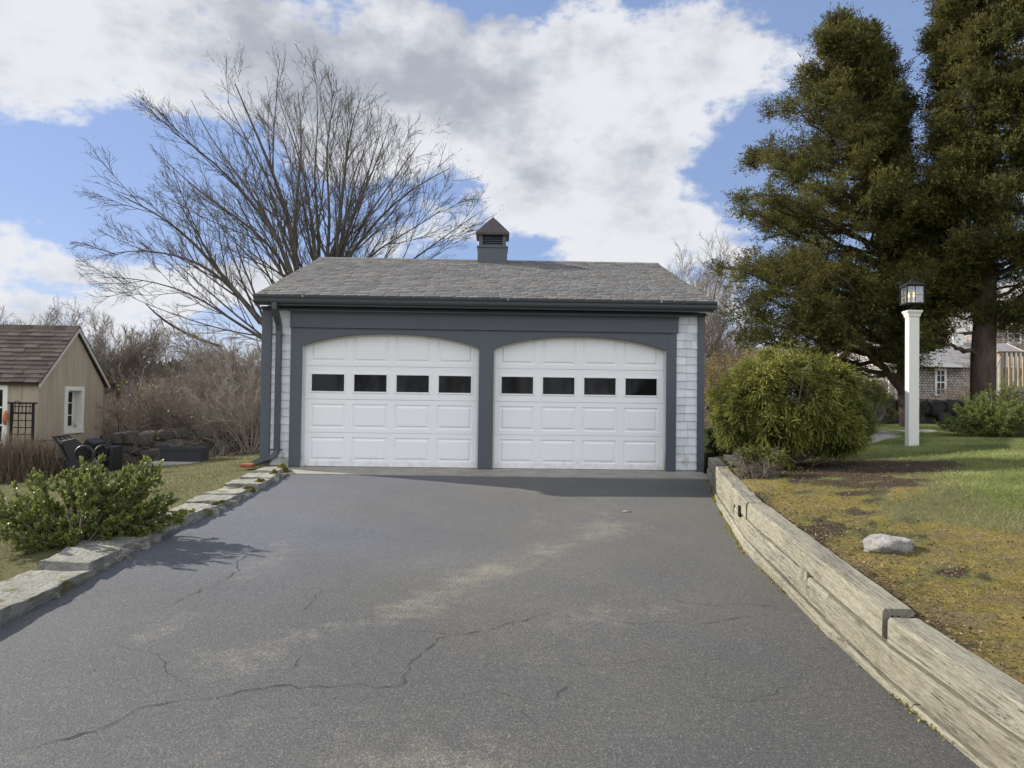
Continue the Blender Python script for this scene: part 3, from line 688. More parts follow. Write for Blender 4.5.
V, Fc = stone((*gz(888, 541, .2, 0)[:2], 0), (.32, .30, .12), 7, n=16, sq=.85, rough=.16, flat=.4); V[:, 2] += float(terrain(2.75, 4.9))+.0
o = mesh('boulder', V, Fc, m_rock, smooth=True, attr=np.zeros(len(V))); tag(o, 'flat pale grey rock lying in the mossy bed on the right', 'rock')

# ------------------------------------------------------------------ timber wall
T = thing('timber_wall', 'weathered grey timber retaining wall curving along the right driveway side', 'retaining wall', (2.2, 6., float(zd(6))))
def timber(ya, yb_, zf, h, w, off, seed, name='timber', lean=0.):
    n = max(4, int((yb_-ya)/.05)); yy = np.linspace(ya, yb_, n+1); xx = xr(yy)+off
    tx = np.gradient(xx, yy); nn = np.stack([np.ones_like(tx), -tx], -1); nn /= np.linalg.norm(nn, axis=1)[:, None]
    K = [(0, .014), (0, .33*h), (0, .66*h), (.002, h-.014), (.014, h), (.35*w, h), (.65*w, h), (w-.012, h), (w, h-.012), (w, .5*h), (w, .01), (.02, 0)]
    per = np.concatenate([[0], np.cumsum([math.hypot(K[i+1][0]-K[i][0], K[i+1][1]-K[i][1]) for i in range(len(K)-1)])])
    V = []; U = []
    for j in range(n+1):
        zb = float(zf(yy[j]))-h
        for i, (a, b) in enumerate(K):
            p = np.array([xx[j]+nn[j, 0]*a, yy[j]+nn[j, 1]*a, zb+b]); V.append(p); U.append((yy[j]+seed*3.7, per[i]+seed*1.3))
    V = np.array(V); d = fbm(V*np.array([1, .35, 1]), 14, 3, seed)*.004+fbm(V*np.array([4, .3, 9]), 6, 2, seed+5)*.004
    cen = np.repeat(np.stack([xx+nn[:, 0]*w/2, yy, np.array([float(zf(v)) for v in yy])-h/2], -1), len(K), 0)
    o_ = V-cen; o_[:, 1] = 0; o_ /= np.linalg.norm(o_, axis=1)[:, None]; V = V+o_*d[:, None]
    m = len(K); Fc = [(j*m+i, j*m+(i+1) % m, (j+1)*m+(i+1) % m, (j+1)*m+i) for j in range(n) for i in range(m)]
    Fc += [tuple(range(m)), tuple(range(n*m, n*m+m))[::-1]]
    o = mesh(name, V, Fc, m_timber, T, uv=U, attr=np.full(len(V), random.Random(seed).random()))
    bm = bmesh.new(); bm.from_mesh(o.data); bmesh.ops.recalc_face_normals(bm, faces=bm.faces); bm.to_mesh(o.data); bm.free(); return o
H = .15
lay = [  # (course, y ranges, offset)
 (0, [(.9, 3.56), (3.62, 6.22), (6.24, 8.9), (8.92, 11.05)], [.012, .014, .006, .02]),
 (1, [(1.0, 4.3), (4.31, 7.0), (7.02, 9.7), (9.71, 11.1)], [.0, .006, .018, .004]),
 (2, [(.9, 3.3), (3.31, 5.9), (5.91, 8.4), (8.41, 11.1)], [-.016, -.012, -.006, -.004]),
 (3, [(.9, 4.6), (4.61, 8.0)], [-.016, -.012])]
sd = 11
for c, rs, of in lay:
    for (a, b), o_ in zip(rs, of):
        dz = -.022 if (c == 0 and a < 1) else 0.
        timber(a, b, (lambda y, c=c, dz=dz: ztop(y)+dz-c*(H+.010)), H+dz, .155, o_, sd); sd += 1
yy = np.linspace(.9, 11.1, 80)
V = [(float(xr(v))+.06+k*.03, v, float(ztop(v))-.03-z_) for z_ in (0, .5) for k in (0, 1) for v in yy]; q_ = 80
mesh('gap', V, [(i, i+1, 2*q_+i+1, 2*q_+i) for i in range(79)]+[(q_+i, 3*q_+i, 3*q_+i+1, q_+i+1) for i in range(79)], m_gap, T)
# second cap row behind the nearest section, deadman ends and dark slots
for (y, zz, col_, s_) in ((4.72, -.20, m_timber, .13), (7.1, -.18, m_timber, .10)):
    x = float(xr(y)); V = [(x-.002, y-s_/2, ztop(y)+zz-H*.45), (x-.002, y+s_/2, ztop(y)+zz-H*.45), (x-.002, y+s_/2, ztop(y)+zz+H*.45), (x-.002, y-s_/2, ztop(y)+zz+H*.45)]
    V = np.array(V); W = V+np.array([.5, 0, 0])
    mesh('deadman', np.concatenate([V, W]), [(0, 1, 2, 3), (4, 7, 6, 5), (0, 4, 5, 1), (1, 5, 6, 2), (2, 6, 7, 3), (3, 7, 4, 0)], col_, T, uv=[(0, 0), (0, .02), (.15, .02), (.15, 0)]*2, attr=[.9]*8)
for (y, zz) in ((6.55, -.13),):
    x = float(xr(y)); MB().box(x-.006, x+.004, y-.03, y+.03, float(ztop(y))+zz-.05, float(ztop(y))+zz+.05).build('gap', m_gap, T)
# gap behind the stepped end of the upper timber
# loose board behind the wall near the garage
o = MB().box(-.07, .07, -.55, .55, 0, .04).build('loose_board', m_timber, bevel=.005); yy = 9.75
o.location = (float(xr(yy))+.27, yy, float(ztop(yy))+.03); o.rotation_euler = (.02, .1, -.22); tag(o, 'short weathered board lying loose behind the timber wall near the garage', 'board')
#@@PART2
# ------------------------------------------------------------------ vegetation helpers
def unit(v): return v/np.maximum(np.linalg.norm(v, axis=-1, keepdims=True), 1e-9)
def tubes(P, R, sides=3):
    N, K, _ = P.shape; t = unit(np.gradient(P, axis=1)); m = unit(P[:, -1]-P[:, 0])
    ref = np.where(np.abs(m[:, 2:3]) < .9, np.array([[0, 0, 1.]]), np.array([[1., 0, 0]]))
    u = unit(np.cross(t, ref[:, None, :])); v = np.cross(t, u)
    an = 2*PI*np.arange(sides)/sides
    V = P[:, :, None, :]+R[:, :, None, None]*(u[:, :, None, :]*np.cos(an)[None, None, :, None]+v[:, :, None, :]*np.sin(an)[None, None, :, None])
    i = np.arange(N)[:, None, None]*K*sides; k = np.arange(K-1)[None, :, None]*sides; a = np.arange(sides)[None, None, :]; b = (a+1) % sides
    Fq = np.stack([i+k+a+0*b, i+k+b, i+k+sides+b, i+k+sides+a], -1).reshape(-1, 4)
    return V.reshape(-1, 3), Fq
def resample(pts, rad, K=10):
    pts = np.array(pts, float); d = np.concatenate([[0], np.cumsum(np.linalg.norm(np.diff(pts, axis=0), axis=1))]); s = np.linspace(0, d[-1], K)
    # smooth by catmull via interpolation of a refined polyline
    P = np.stack([np.interp(s, d, pts[:, c]) for c in range(3)], -1)
    for _ in range(2): P[1:-1] = P[1:-1]*.5+(P[:-2]+P[2:])*.25
    return P, np.interp(s, d, rad)
def grow(P, R, n, ang, lf, rf, K, up=.15, jit=.18, tmin=.15, rmin=.004, tmax=.98, outw=None, minlen=0., flat=0., tap=.74):
    N, K0, _ = P.shape; L = np.linalg.norm(np.diff(P, axis=1), axis=2).sum(1)
    pi = np.repeat(np.arange(N), n); M = len(pi)
    t = tmin+(tmax-tmin)*((np.tile(np.arange(n), N)+rng.random(M))/n)
    f = t*(K0-1); i0 = np.minimum(f.astype(int), K0-2); fr = (f-i0)[:, None]
    p = P[pi, i0]*(1-fr)+P[pi, i0+1]*fr; T_ = unit(P[pi, i0+1]-P[pi, i0]); r = R[pi, i0]*(1-fr[:, 0])+R[pi, i0+1]*fr[:, 0]
    q = rng.normal(size=(M, 3)); q = q-(q*T_).sum(1, keepdims=True)*T_
    if flat: q[:, 2] *= (1-flat)
    q = unit(q); a = np.radians(ang[0]+(ang[1]-ang[0])*rng.random(M))[:, None]
    d = unit(T_*np.cos(a)+q*np.sin(a)); ln = L[pi]*lf*(1-tap*t)*(.6+.7*rng.random(M)); 
    if minlen: ln = np.maximum(ln, minlen*(.6+.6*rng.random(M)))
    out = np.empty((M, K, 3)); out[:, 0] = p; st = (ln/(K-1))[:, None]
    for k in range(1, K):
        d = unit(d+rng.normal(size=(M, 3))*jit+np.array([0, 0, up])/(K-1)*2); out[:, k] = out[:, k-1]+d*st
    r0 = np.maximum(np.minimum(r*rf, r*.95), rmin); RR = np.maximum(r0[:, None]*np.linspace(1, .3, K)[None], rmin*.7)
    return out, RR
def cat(parts):
    V = []; Fq = []; n = 0
    for v, f in parts: V.append(v); Fq.append(f+n); n += len(v)
    return np.concatenate(V), np.concatenate(Fq)
def leaves(P, D, L, W, nrm=None, fold=0.):
    """diamond leaves at P along D; L,W arrays"""
    N = len(P); D = unit(D); q = rng.normal(size=(N, 3)) if nrm is None else nrm
    s = unit(np.cross(D, q)); L = np.broadcast_to(L, (N,))[:, None]; W = np.broadcast_to(W, (N,))[:, None]
    V = np.stack([P, P+D*L*.45+s*W*.5, P+D*L, P+D*L*.45-s*W*.5], 1).reshape(-1, 3)
    return V, np.arange(N*4).reshape(N, 4)
def clumps(centers, r, n, L, W, aniso=(1, 1, 1), dirbias=None, spread=.7):
    """leaf tufts around clump centres: returns V,F, clump index"""
    N = len(centers); ci = np.repeat(np.arange(N), n); o = rng.normal(size=(N*n, 3)); o = unit(o)*rng.random((N*n, 1))**.5
    rr = np.broadcast_to(r, (N,))[ci][:, None]; P = centers[ci]+o*rr*np.array(aniso)
    D = o*spread+rng.normal(size=(N*n, 3))*.35
    if dirbias is not None: D = D+(dirbias[ci] if dirbias.ndim == 2 else dirbias)
    m = N*n; V, Fq = leaves(P, D, L*(.6+.8*rng.random(m)), W*(.7+.6*rng.random(m))); return V, Fq, ci

# ------------------------------------------------------------------ big bare tree
def bare_tree(name, label, base, limbs, Ks, mt, mc, group=None, trunk_r=.3):
    """limbs: list of (pts, r0, r1)"""
    T = thing(name, label, 'tree', base, group)
    PR = [resample(p, np.linspace(a, b, len(p)), 24) for p, a, b in limbs]; PR = [resample(a[:(24 if i == 0 else 23)], b[:(24 if i == 0 else 23)]*(1 if i == 0 else np.linspace(1, .45, 23)**.8), 14) for i, (a, b) in enumerate(PR)]
    P = np.array([x[0] for x in PR]); R = np.array([x[1] for x in PR])
    V, Fq = tubes(P, R, 8); mesh('trunk', V, Fq, mt, T, smooth=True)
    return T, P, R
BY = 22.; Z7 = lambda x, y: (80+x/2.438, 40+y/2.438)
bb = at(312, 440, BY); bb[2] = float(terrain(bb[0], bb[1]))-.05
fork = at(312, 392, BY)
def L7(pts, dY0, dY1, start=fork):
    out = [np.array(start)] if start is not None else []
    n = len(pts)
    for i, p in enumerate(pts):
        y = BY+dY0+(dY1-dY0)*(i/(max(1, n-1))); out.append(at(*Z7(*p), y))
    return out
tr_ = [np.array(bb), np.array(bb)*.5+fork*.5+np.array([.05, 0, 0]), np.array(fork)]
limbs = [(tr_, .34, .26),
 (L7([(545, 690), (528, 560), (515, 440), (475, 335), (432, 230), (385, 130), (365, 70)], 0, -1.2), 0.148, 0.016),
 (L7([(550, 680), (524, 555), (518, 440), (528, 370), (545, 280), (540, 200), (528, 95)], 0, .8), 0.117, 0.014),
 (L7([(540, 640), (500, 500), (400, 372), (320, 285), (235, 225), (190, 205)], -.3, -2.6), 0.101, 0.013),
 (L7([(500, 740), (440, 690), (345, 570), (260, 470), (172, 410), (62, 362)], -.2, -1.8), 0.133, 0.014),
 (L7([(440, 690), (370, 600), (290, 540), (200, 515), (100, 512), (45, 530)], -.2, .8, None), 0.070, 0.012),
 (L7([(470, 730), (385, 700), (320, 640), (230, 600), (110, 575), (30, 580)], .1, 2.2), 0.070, 0.011),
 (L7([(580, 660), (585, 530), (580, 410), (562, 330), (588, 200), (572, 90)], .3, 1.8), 0.101, 0.013),
 (L7([(590, 650), (603, 520), (616, 420), (595, 310), (602, 190), (640, 105)], .4, -2.2), 0.094, 0.013),
 (L7([(590, 640), (624, 530), (636, 400), (650, 300), (655, 200), (700, 110)], .2, .4), 0.125, 0.014),
 (L7([(595, 640), (634, 520), (664, 430), (702, 345), (742, 262), (765, 160)], .2, 2.8), 0.101, 0.013),
 (L7([(600, 640), (645, 530), (700, 470), (765, 390), (850, 335), (930, 300)], .1, -2.4), 0.094, 0.013),
 (L7([(600, 660), (680, 540), (760, 488), (850, 440), (915, 390)], .4, -.8), 0.070, 0.011),
 (L7([(620, 690), (720, 600), (805, 540), (862, 500), (925, 452), (1005, 400)], .3, 1.5), 0.078, 0.011),
 (L7([(530, 600), (470, 490), (330, 400), (230, 320), (150, 235)], .6, 2.8), 0.078, 0.011),
 (L7([(520, 560), (455, 420), (360, 300), (290, 200), (262, 120)], .3, 2.2), 0.078, 0.011),
 (L7([(520, 700), (470, 600), (415, 470), (350, 380), (290, 340)], .8, 3.2), 0.055, 0.011),
 (L7([(575, 640), (572, 500), (560, 400), (545, 300), (500, 200), (470, 95)], .2, 1.4), .08, .012),
 (L7([(605, 640), (650, 510), (720, 400), (800, 290), (850, 220)], .3, .8), .075, .012),
 (L7([(610, 650), (650, 500), (640, 400), (690, 250), (800, 190)], .8, 3.6), 0.070, 0.011),
 (L7([(470, 735), (400, 690), (300, 600), (250, 560), (160, 470)], .8, 3.0), .06, .01)]
TR, P0, R0 = bare_tree('bare_tree', 'large wide-spreading leafless tree rising behind the left half of the garage', bb, limbs, 0, m_bark, m_twig)
P, R = P0[1:], R0[1:]
P1, R1 = grow(P, R, 9, (13, 34), .48, .50, 9, up=.14, jit=.035, tmin=.22, rmin=.012, minlen=1.1, tap=.62)
P2_, R2 = grow(P1, R1, 7, (16, 38), .46, .58, 6, up=.10, jit=.04, tmin=.18, rmin=.0075, minlen=.55, tap=.5)
P3, R3 = grow(P2_, R2, 5, (18, 42), .48, .68, 5, up=.08, jit=.045, tmin=.2, rmin=.0052, minlen=.30, tap=.5)
P3b, R3b = grow(P, R, 12, (22, 48), .10, .35, 5, up=.10, jit=.06, tmin=.5, rmin=.006, minlen=.6)
P4, R4 = grow(P3, R3, 3, (20, 45), .45, .75, 3, up=.05, jit=.05, tmin=.3, rmin=.0038, minlen=.16, tap=.4)
ec = at(292, 240, BY); er_ = np.array([205/740*BY, 5.2, 182/740*BY])
def prune(Pb, Rb):
    k = (np.linalg.norm((Pb[:, -1]-ec)/er_, axis=1) < 1.0+.05*rng.normal(size=len(Pb)))|(Pb[:, -1, 2] < ec[2]); return Pb[k], Rb[k]
P1, R1 = prune(P1, R1); P2_, R2 = prune(P2_, R2); P3, R3 = prune(P3, R3); P3b, R3b = prune(P3b, R3b); P4, R4 = prune(P4, R4)
V, Fq = cat([tubes(P1, R1, 5), tubes(P2_, R2, 4), tubes(P3, R3, 3), tubes(P3b, R3b, 3), tubes(P4, R4, 3)])
mesh('crown', V, Fq, m_bark, TR)
# broken hanging dark branch
bp = [at(*Z7(*p), BY-.5) for p in ((160, 643), (195, 680), (250, 712), (300, 735), (345, 748))]
Pq, Rq = resample(bp, [.014, .03, .04, .045, .05], 8); a_, b__ = grow(Pq[None], Rq[None], 6, (25, 50), .3, .5, 4, up=-.1, rmin=.008)
V, Fq = cat([tubes(Pq[None], Rq[None], 6), tubes(a_, b__, 3)]); mesh('broken_branch', V, Fq, m_cedbark, TR)

# ------------------------------------------------------------------ generic bare trees (prototypes)
def proto_tree(name, label, h, spread, stems, mt, seed, dense=1., group=None, rt=.13, low=.25, cat_='tree', up=.25, mc=None, lv=3, rm=.012):
    global rng
    keep = rng; rng = np.random.default_rng(seed)
    T = thing(name, label, cat_, (0, 0, 0), group); limbs = []
    for s in range(stems):
        az = 2*PI*(s+rng.random()*.6)/stems; r = spread*(.45+.55*rng.random()); hh = h*(.65+.35*rng.random())*(1-.35*(r/spread)**2)
        pts = [np.array([0, 0, -.1]), np.array([0, 0, h*low*.8]) if stems < 9 else np.array([.1*math.cos(az)*spread, .1*math.sin(az)*spread, h*low*.3])]
        for k in (.35, .6, .8, 1.):
            pts.append(np.array([r*math.cos(az)*k**1.15, r*math.sin(az)*k**1.15, h*low+(hh-h*low)*k])+rng.normal(size=3)*.03*h*.5)
        limbs.append((pts, rt, rt*.12))
    PR = [resample(p, np.linspace(a, b, len(p)), 9) for p, a, b in limbs]; P = np.array([x[0] for x in PR]); R = np.array([x[1] for x in PR])
    V, Fq = tubes(P, R, 5); mesh('trunk', V, Fq, mt, T, smooth=True)
    n1 = int(9*dense); Q1, S1 = grow(P, R, n1, (18, 46), .46, .5, 5, tap=.45, up=up*.8, jit=.09, tmin=.2, rmin=rm*1.3)
    parts = [tubes(Q1, S1, 3)]; Q, S_ = Q1, S1
    for l in range(lv-1):
        Q, S_ = grow(Q, S_, int(6*dense) if l == 0 else int(4*dense), (22, 50), .55, .65, 4, tap=.5, up=up*.4, jit=.10, tmin=.15, rmin=rm*(.8 if l == 0 else .6), minlen=h*.04)
        parts.append(tubes(Q, S_, 3))
    V, Fq = cat(parts); mesh('crown', V, Fq, mc or mt, T); rng = keep; return T, Q
def place(T, x, y, rz=0., sc=1., label=None, group=None, first=False, z=None):
    o = T if first else copy_tree(T)
    o.location = (x, y, float(terrain(x, y)) if z is None else z); o.rotation_euler = (0, 0, rz); o.scale = (sc,)*3 if not isinstance(sc, tuple) else sc
    if label: o['label'] = label
    if group: o['group'] = group
    return o
def px_x(px, Y): return float(at(px, 400, Y)[0])
TA, _ = proto_tree('bare_tree', 'x', 7.0, 3.4, 19, m_twigg, 1, dense=1.8, rt=.08, low=.12, up=.3, rm=.0135)
TB, _ = proto_tree('bare_tree', 'x', 9.0, 4.2, 9, m_twig, 2, dense=1.4, rt=.15, low=.2, rm=.017)
TC, _ = proto_tree('bare_tree', 'x', 8.0, 2.3, 7, m_twigg, 3, dense=1.4, rt=.10, low=.2, up=.4, rm=.012)
TD, _ = proto_tree('bare_tree', 'x', 6.0, 4.0, 11, m_twigr, 4, dense=1.25, rt=.10, low=.12, rm=.02)
place(TA, px_x(116, 27), 27, .3, .68, 'round many-stemmed bare tree just right of the shed roof', first=True)
place(TB, px_x(12, 34), 34, 1.2, .68, 'bare tree behind the shed roof at the left edge', first=True)
place(TB, px_x(50, 38), 38, 2.2, .58, 'thin bare tree behind the shed roof peak')
place(TA, px_x(-45, 30), 30, 2.6, .8, 'bare tree at the far left edge, mostly out of frame')
place(TC, px_x(697, 24), 24, .6, .70, 'slender pale bare tree right behind the garage roof, left of the cedars', first=True)
place(TC, px_x(716, 27), 27, 2.6, .66, 'second thin bare tree between garage roof and cedars')
place(TA, px_x(738, 34), 34, 1.9, .5, 'low bare tree seen under the cedar beside the garage corner')
# bare woods far right beyond the cottage
hz = [(845, 52, .9), (872, 64, 1.25), (900, 58, 1.2), (935, 70, 1.6), (968, 62, 1.5), (1002, 66, 1.8), (1035, 60, 1.7), (985, 44, .8), (1065, 52, 1.5), (820, 74, 1.0), (915, 46, .55), (955, 50, .85)]
for i, (px, Y, s_) in enumerate(hz):
    place(TD, px_x(px, Y), Y, i*1.3, (s_*1.0, s_*1.0, s_*1.12), 'reddish brown bare tree in the woods beyond the cottage', 'bare trees in the woods beyond the cottage', first=(i == 0), z=.6)
# distant woods on the left and right horizon: one mass
def woods(name, label, x0, x1, y0, y1, n, h, mt, seed, seg=5):
    global rng
    keep = rng; rng = np.random.default_rng(seed)
    x = x0+(x1-x0)*rng.random(n); y = y0+(y1-y0)*rng.random(n); b = np.stack([x, y, terrain(x, y)], -1)
    hh = h*(.55+.45*rng.random(n)); hh *= .75+.35*fbm(np.stack([x, y], -1), .05, 3, 3)+.25*vnoise(np.stack([x, y], -1), .25, 4)
    Pm = np.stack([b, b+np.stack([rng.normal(size=n)*.3, rng.normal(size=n)*.3, hh*.5], -1), b+np.stack([rng.normal(size=n)*.8, rng.normal(size=n)*.8, hh], -1)], 1)
    R_ = np.stack([hh*.012, hh*.01, hh*.004], 1); Q1, S1 = grow(Pm, R_, 12, (25, 55), .4, .6, 3, up=.3, rmin=.02, tmin=.12); Q2, S2 = grow(Q1, S1, 6, (25, 55), .6, .8, 3, up=.2, rmin=.016, tmin=.15)
    V, Fq = cat([tubes(Pm, R_, 4), tubes(Q1, S1, 3), tubes(Q2, S2, 3)]); o = mesh(name, V, Fq, mt); tag(o, label, 'woods', kind='stuff'); rng = keep
woods('bare_woods', 'far brown bare woods along the left horizon', -95, -14, 70, 105, 330, 6.5, m_twigr, 5)
woods('bare_woods', 'bare woods across the street behind the viewer, mirrored in the garage windows', -70, 70, -85, -55, 240, 9., m_twigr, 8)
woods('bare_woods', 'far brown bare woods along the right horizon', 14, 120, 80, 120, 420, 10., m_twigr, 6)
# distant pines
def pine(name, label, x, y, h, r, m, n=900, seed=1, L=.5, W=.16, z=None):
    global rng
    keep = rng; rng = np.random.default_rng(seed); zb = float(terrain(x, y)) if z is None else z
    T = thing(name, label, 'tree', (x, y, zb)); mb = MB(); mb.tube([(x, y, zb-.1), (x, y, zb+h*.95)], [h*.02, h*.005], 6); mb.build('trunk', m_cedbark, T)
    t = rng.random(n//12)**.8; c = np.stack([rng.normal(size=len(t)), rng.normal(size=len(t))], -1); c = c/np.linalg.norm(c, axis=1)[:, None]*(rng.random((len(t), 1))**.5)*(r*(1-t[:, None]**1.6*.8))
    C = np.stack([x+c[:, 0], y+c[:, 1], zb+h*(.15+.85*t)], -1); V, Fq, ci = clumps(C, r*.3, 26, L, W, aniso=(1, 1, .5)); ra = rng.random(len(C))[ci]*.6+rng.random(len(ci))*.4
    mesh('crown', V, Fq, m, T, attr=np.repeat(ra, 4)); rng = keep
for i, (px, Y, h_, r_) in enumerate([(152, 42, 3.1, 1.0), (182, 50, 3.3, 1.4), (172, 55, 3.3, 1.6), (205, 60, 4.2, 1.2), (135, 48, 2.6, 1.3)]):
    pine('pine_tree', ['dark rounded evergreen beyond the thicket, nearest the bare round tree', 'dark evergreen beyond the thicket, second from right', 'broad dark evergreen in the middle of the far group', 'tall pale-topped evergreen beyond the thicket, furthest right', 'low dark evergreen just right of the shed peak'][i], px_x(px, Y), Y, h_, r_, m_pine, seed=20+i)
for i, (px, Y, h_, r_) in enumerate([(868, 44, 3.2, 2.2), (900, 50, 3.0, 2.6)]):
    pine('pine_tree', ['grey green evergreen beyond the globe shrub, left of the cottage', 'pale evergreen behind the cottage roof'][i], px_x(px, Y), Y, h_, r_, m_pine, seed=40+i, n=1500)

# ------------------------------------------------------------------ left thicket
SA, QA = proto_tree('bare_shrub', 'x', 2.5, 1.9, 15, m_bark, 11, dense=1.0, rt=.032, low=.03, cat_='shrub', up=.1, rm=.0072, mc=m_twigr)
SB, QB = proto_tree('bare_shrub', 'x', 3.0, 1.7, 15, m_twigg, 12, dense=1.1, rt=.026, low=.03, cat_='shrub', up=.05, rm=.0070, mc=m_twigg)
sp_ = [(118, 18.3, 0, .85), (150, 18.6, 0, .80), (183, 18.4, 0, .85), (213, 18.2, 0, .95), (240, 18.6, 1, 1.0), (262, 19.2, 1, 1.15), (130, 20.3, 0, .9), (170, 20.8, 0, .95), (205, 20.6, 1, .9), (250, 20.8, 1, 1.25), (228, 17.0, 1, .62), (252, 16.6, 1, .75), (275, 20.0, 1, 1.2), (190, 23., 0, 1.05), (145, 23.5, 0, 1.0), (225, 24, 1, 1.2)]
used = [False, False]
for i, (px, Y, k, s_) in enumerate(sp_):
    front = Y < 17.5
    lab = 'pale tangled bare shrub in the thicket beside the garage corner' if k else 'brown tangled bare shrub growing behind the dry stone wall'
    if front: lab = ['low bare bush in front of the stone wall, right of the planter', 'tall twiggy bush hugging the left garage corner'][px > 240]
    place([SA, SB][k], px_x(px, Y), Y, i*1.7, (s_, s_, s_*(.95+.1*random.random())), lab, None if front else ['brown shrubs behind the stone wall', 'pale shrubs beside the garage corner'][k], first=not used[k]); used[k] = True
# withered leaves hanging in the thicket
n = 1500; cx_ = np.array([[px_x(a, Y), Y, 0] for a, Y, _, _ in sp_]); ci = rng.integers(0, len(sp_), n); Pp = cx_[ci]+rng.normal(size=(n, 3))*[.8, .7, 0]; Pp[:, 2] = terrain(Pp[:, 0], Pp[:, 1])+.3+1.7*rng.random(n)**1.3
keepm = (Pp[:, 0]+Pp[:, 1]*.0 < px_x(240, 19)+.3) ; Pp = Pp[keepm & (rng.random(n) < .75)]; m = len(Pp)
V, Fq = leaves(Pp, rng.normal(size=(m, 3)), .05+.04*rng.random(m), .035+.02*rng.random(m)); o = mesh('withered_leaves', V, Fq, m_yleaf, attr=np.repeat(rng.random(m), 4)); tag(o, 'sparse yellow leaves hanging in the bare thicket left of the garage', 'leaves', kind='stuff')
# brambles arching over the wall
n = 420; x = rng.uniform(px_x(175, 16.8), -4.0, n); y = rng.uniform(16.3, 17.9, n); b = np.stack([x, y, terrain(x, y)], -1); K = 7; Pm = np.empty((n, K, 3)); Pm[:, 0] = b
d = unit(np.stack([rng.normal(size=n)*.6, rng.normal(size=n)*.5-.2, .6+.8*rng.random(n)], -1)); ln = (.08+.13*rng.random(n))[:, None]
for k in range(1, K): d = unit(d+rng.normal(size=(n, 3))*.14+np.array([0, 0, -.28])); Pm[:, k] = Pm[:, k-1]+d*ln
V, Fq = tubes(Pm, np.full((n, K), .006)*np.linspace(1, .5, K), 3); o = mesh('brambles', V, Fq, m_twigg); tag(o, 'dry tangled brambles hanging over the stone wall by the garage', 'brambles', kind='stuff')
# forsythia behind the garage, right
FT, QF = proto_tree('forsythia', 'tall shrub in yellow bloom behind the right garage corner', 2.4, 1.2, 18, m_twigg, 14, dense=1.0, rt=.016, low=.03, cat_='shrub', up=.2, rm=.005)
Pf = QF[rng.integers(0, len(QF), 5200), rng.integers(0, QF.shape[1], 5200)]+rng.normal(size=(5200, 3))*.02; V, Fq = leaves(Pf, rng.normal(size=(5200, 3)), .045, .035)
mesh('blossom', V, Fq, m_yell, FT, attr=np.repeat(rng.random(5200), 4)); place(FT, px_x(718, 21), 21, 0, 1.12, first=True, z=.1)
place(FT, px_x(740, 23.5), 23.5, 2, 1.1, 'yellow blooming shrub further back, mostly behind the globe shrub', z=.15)

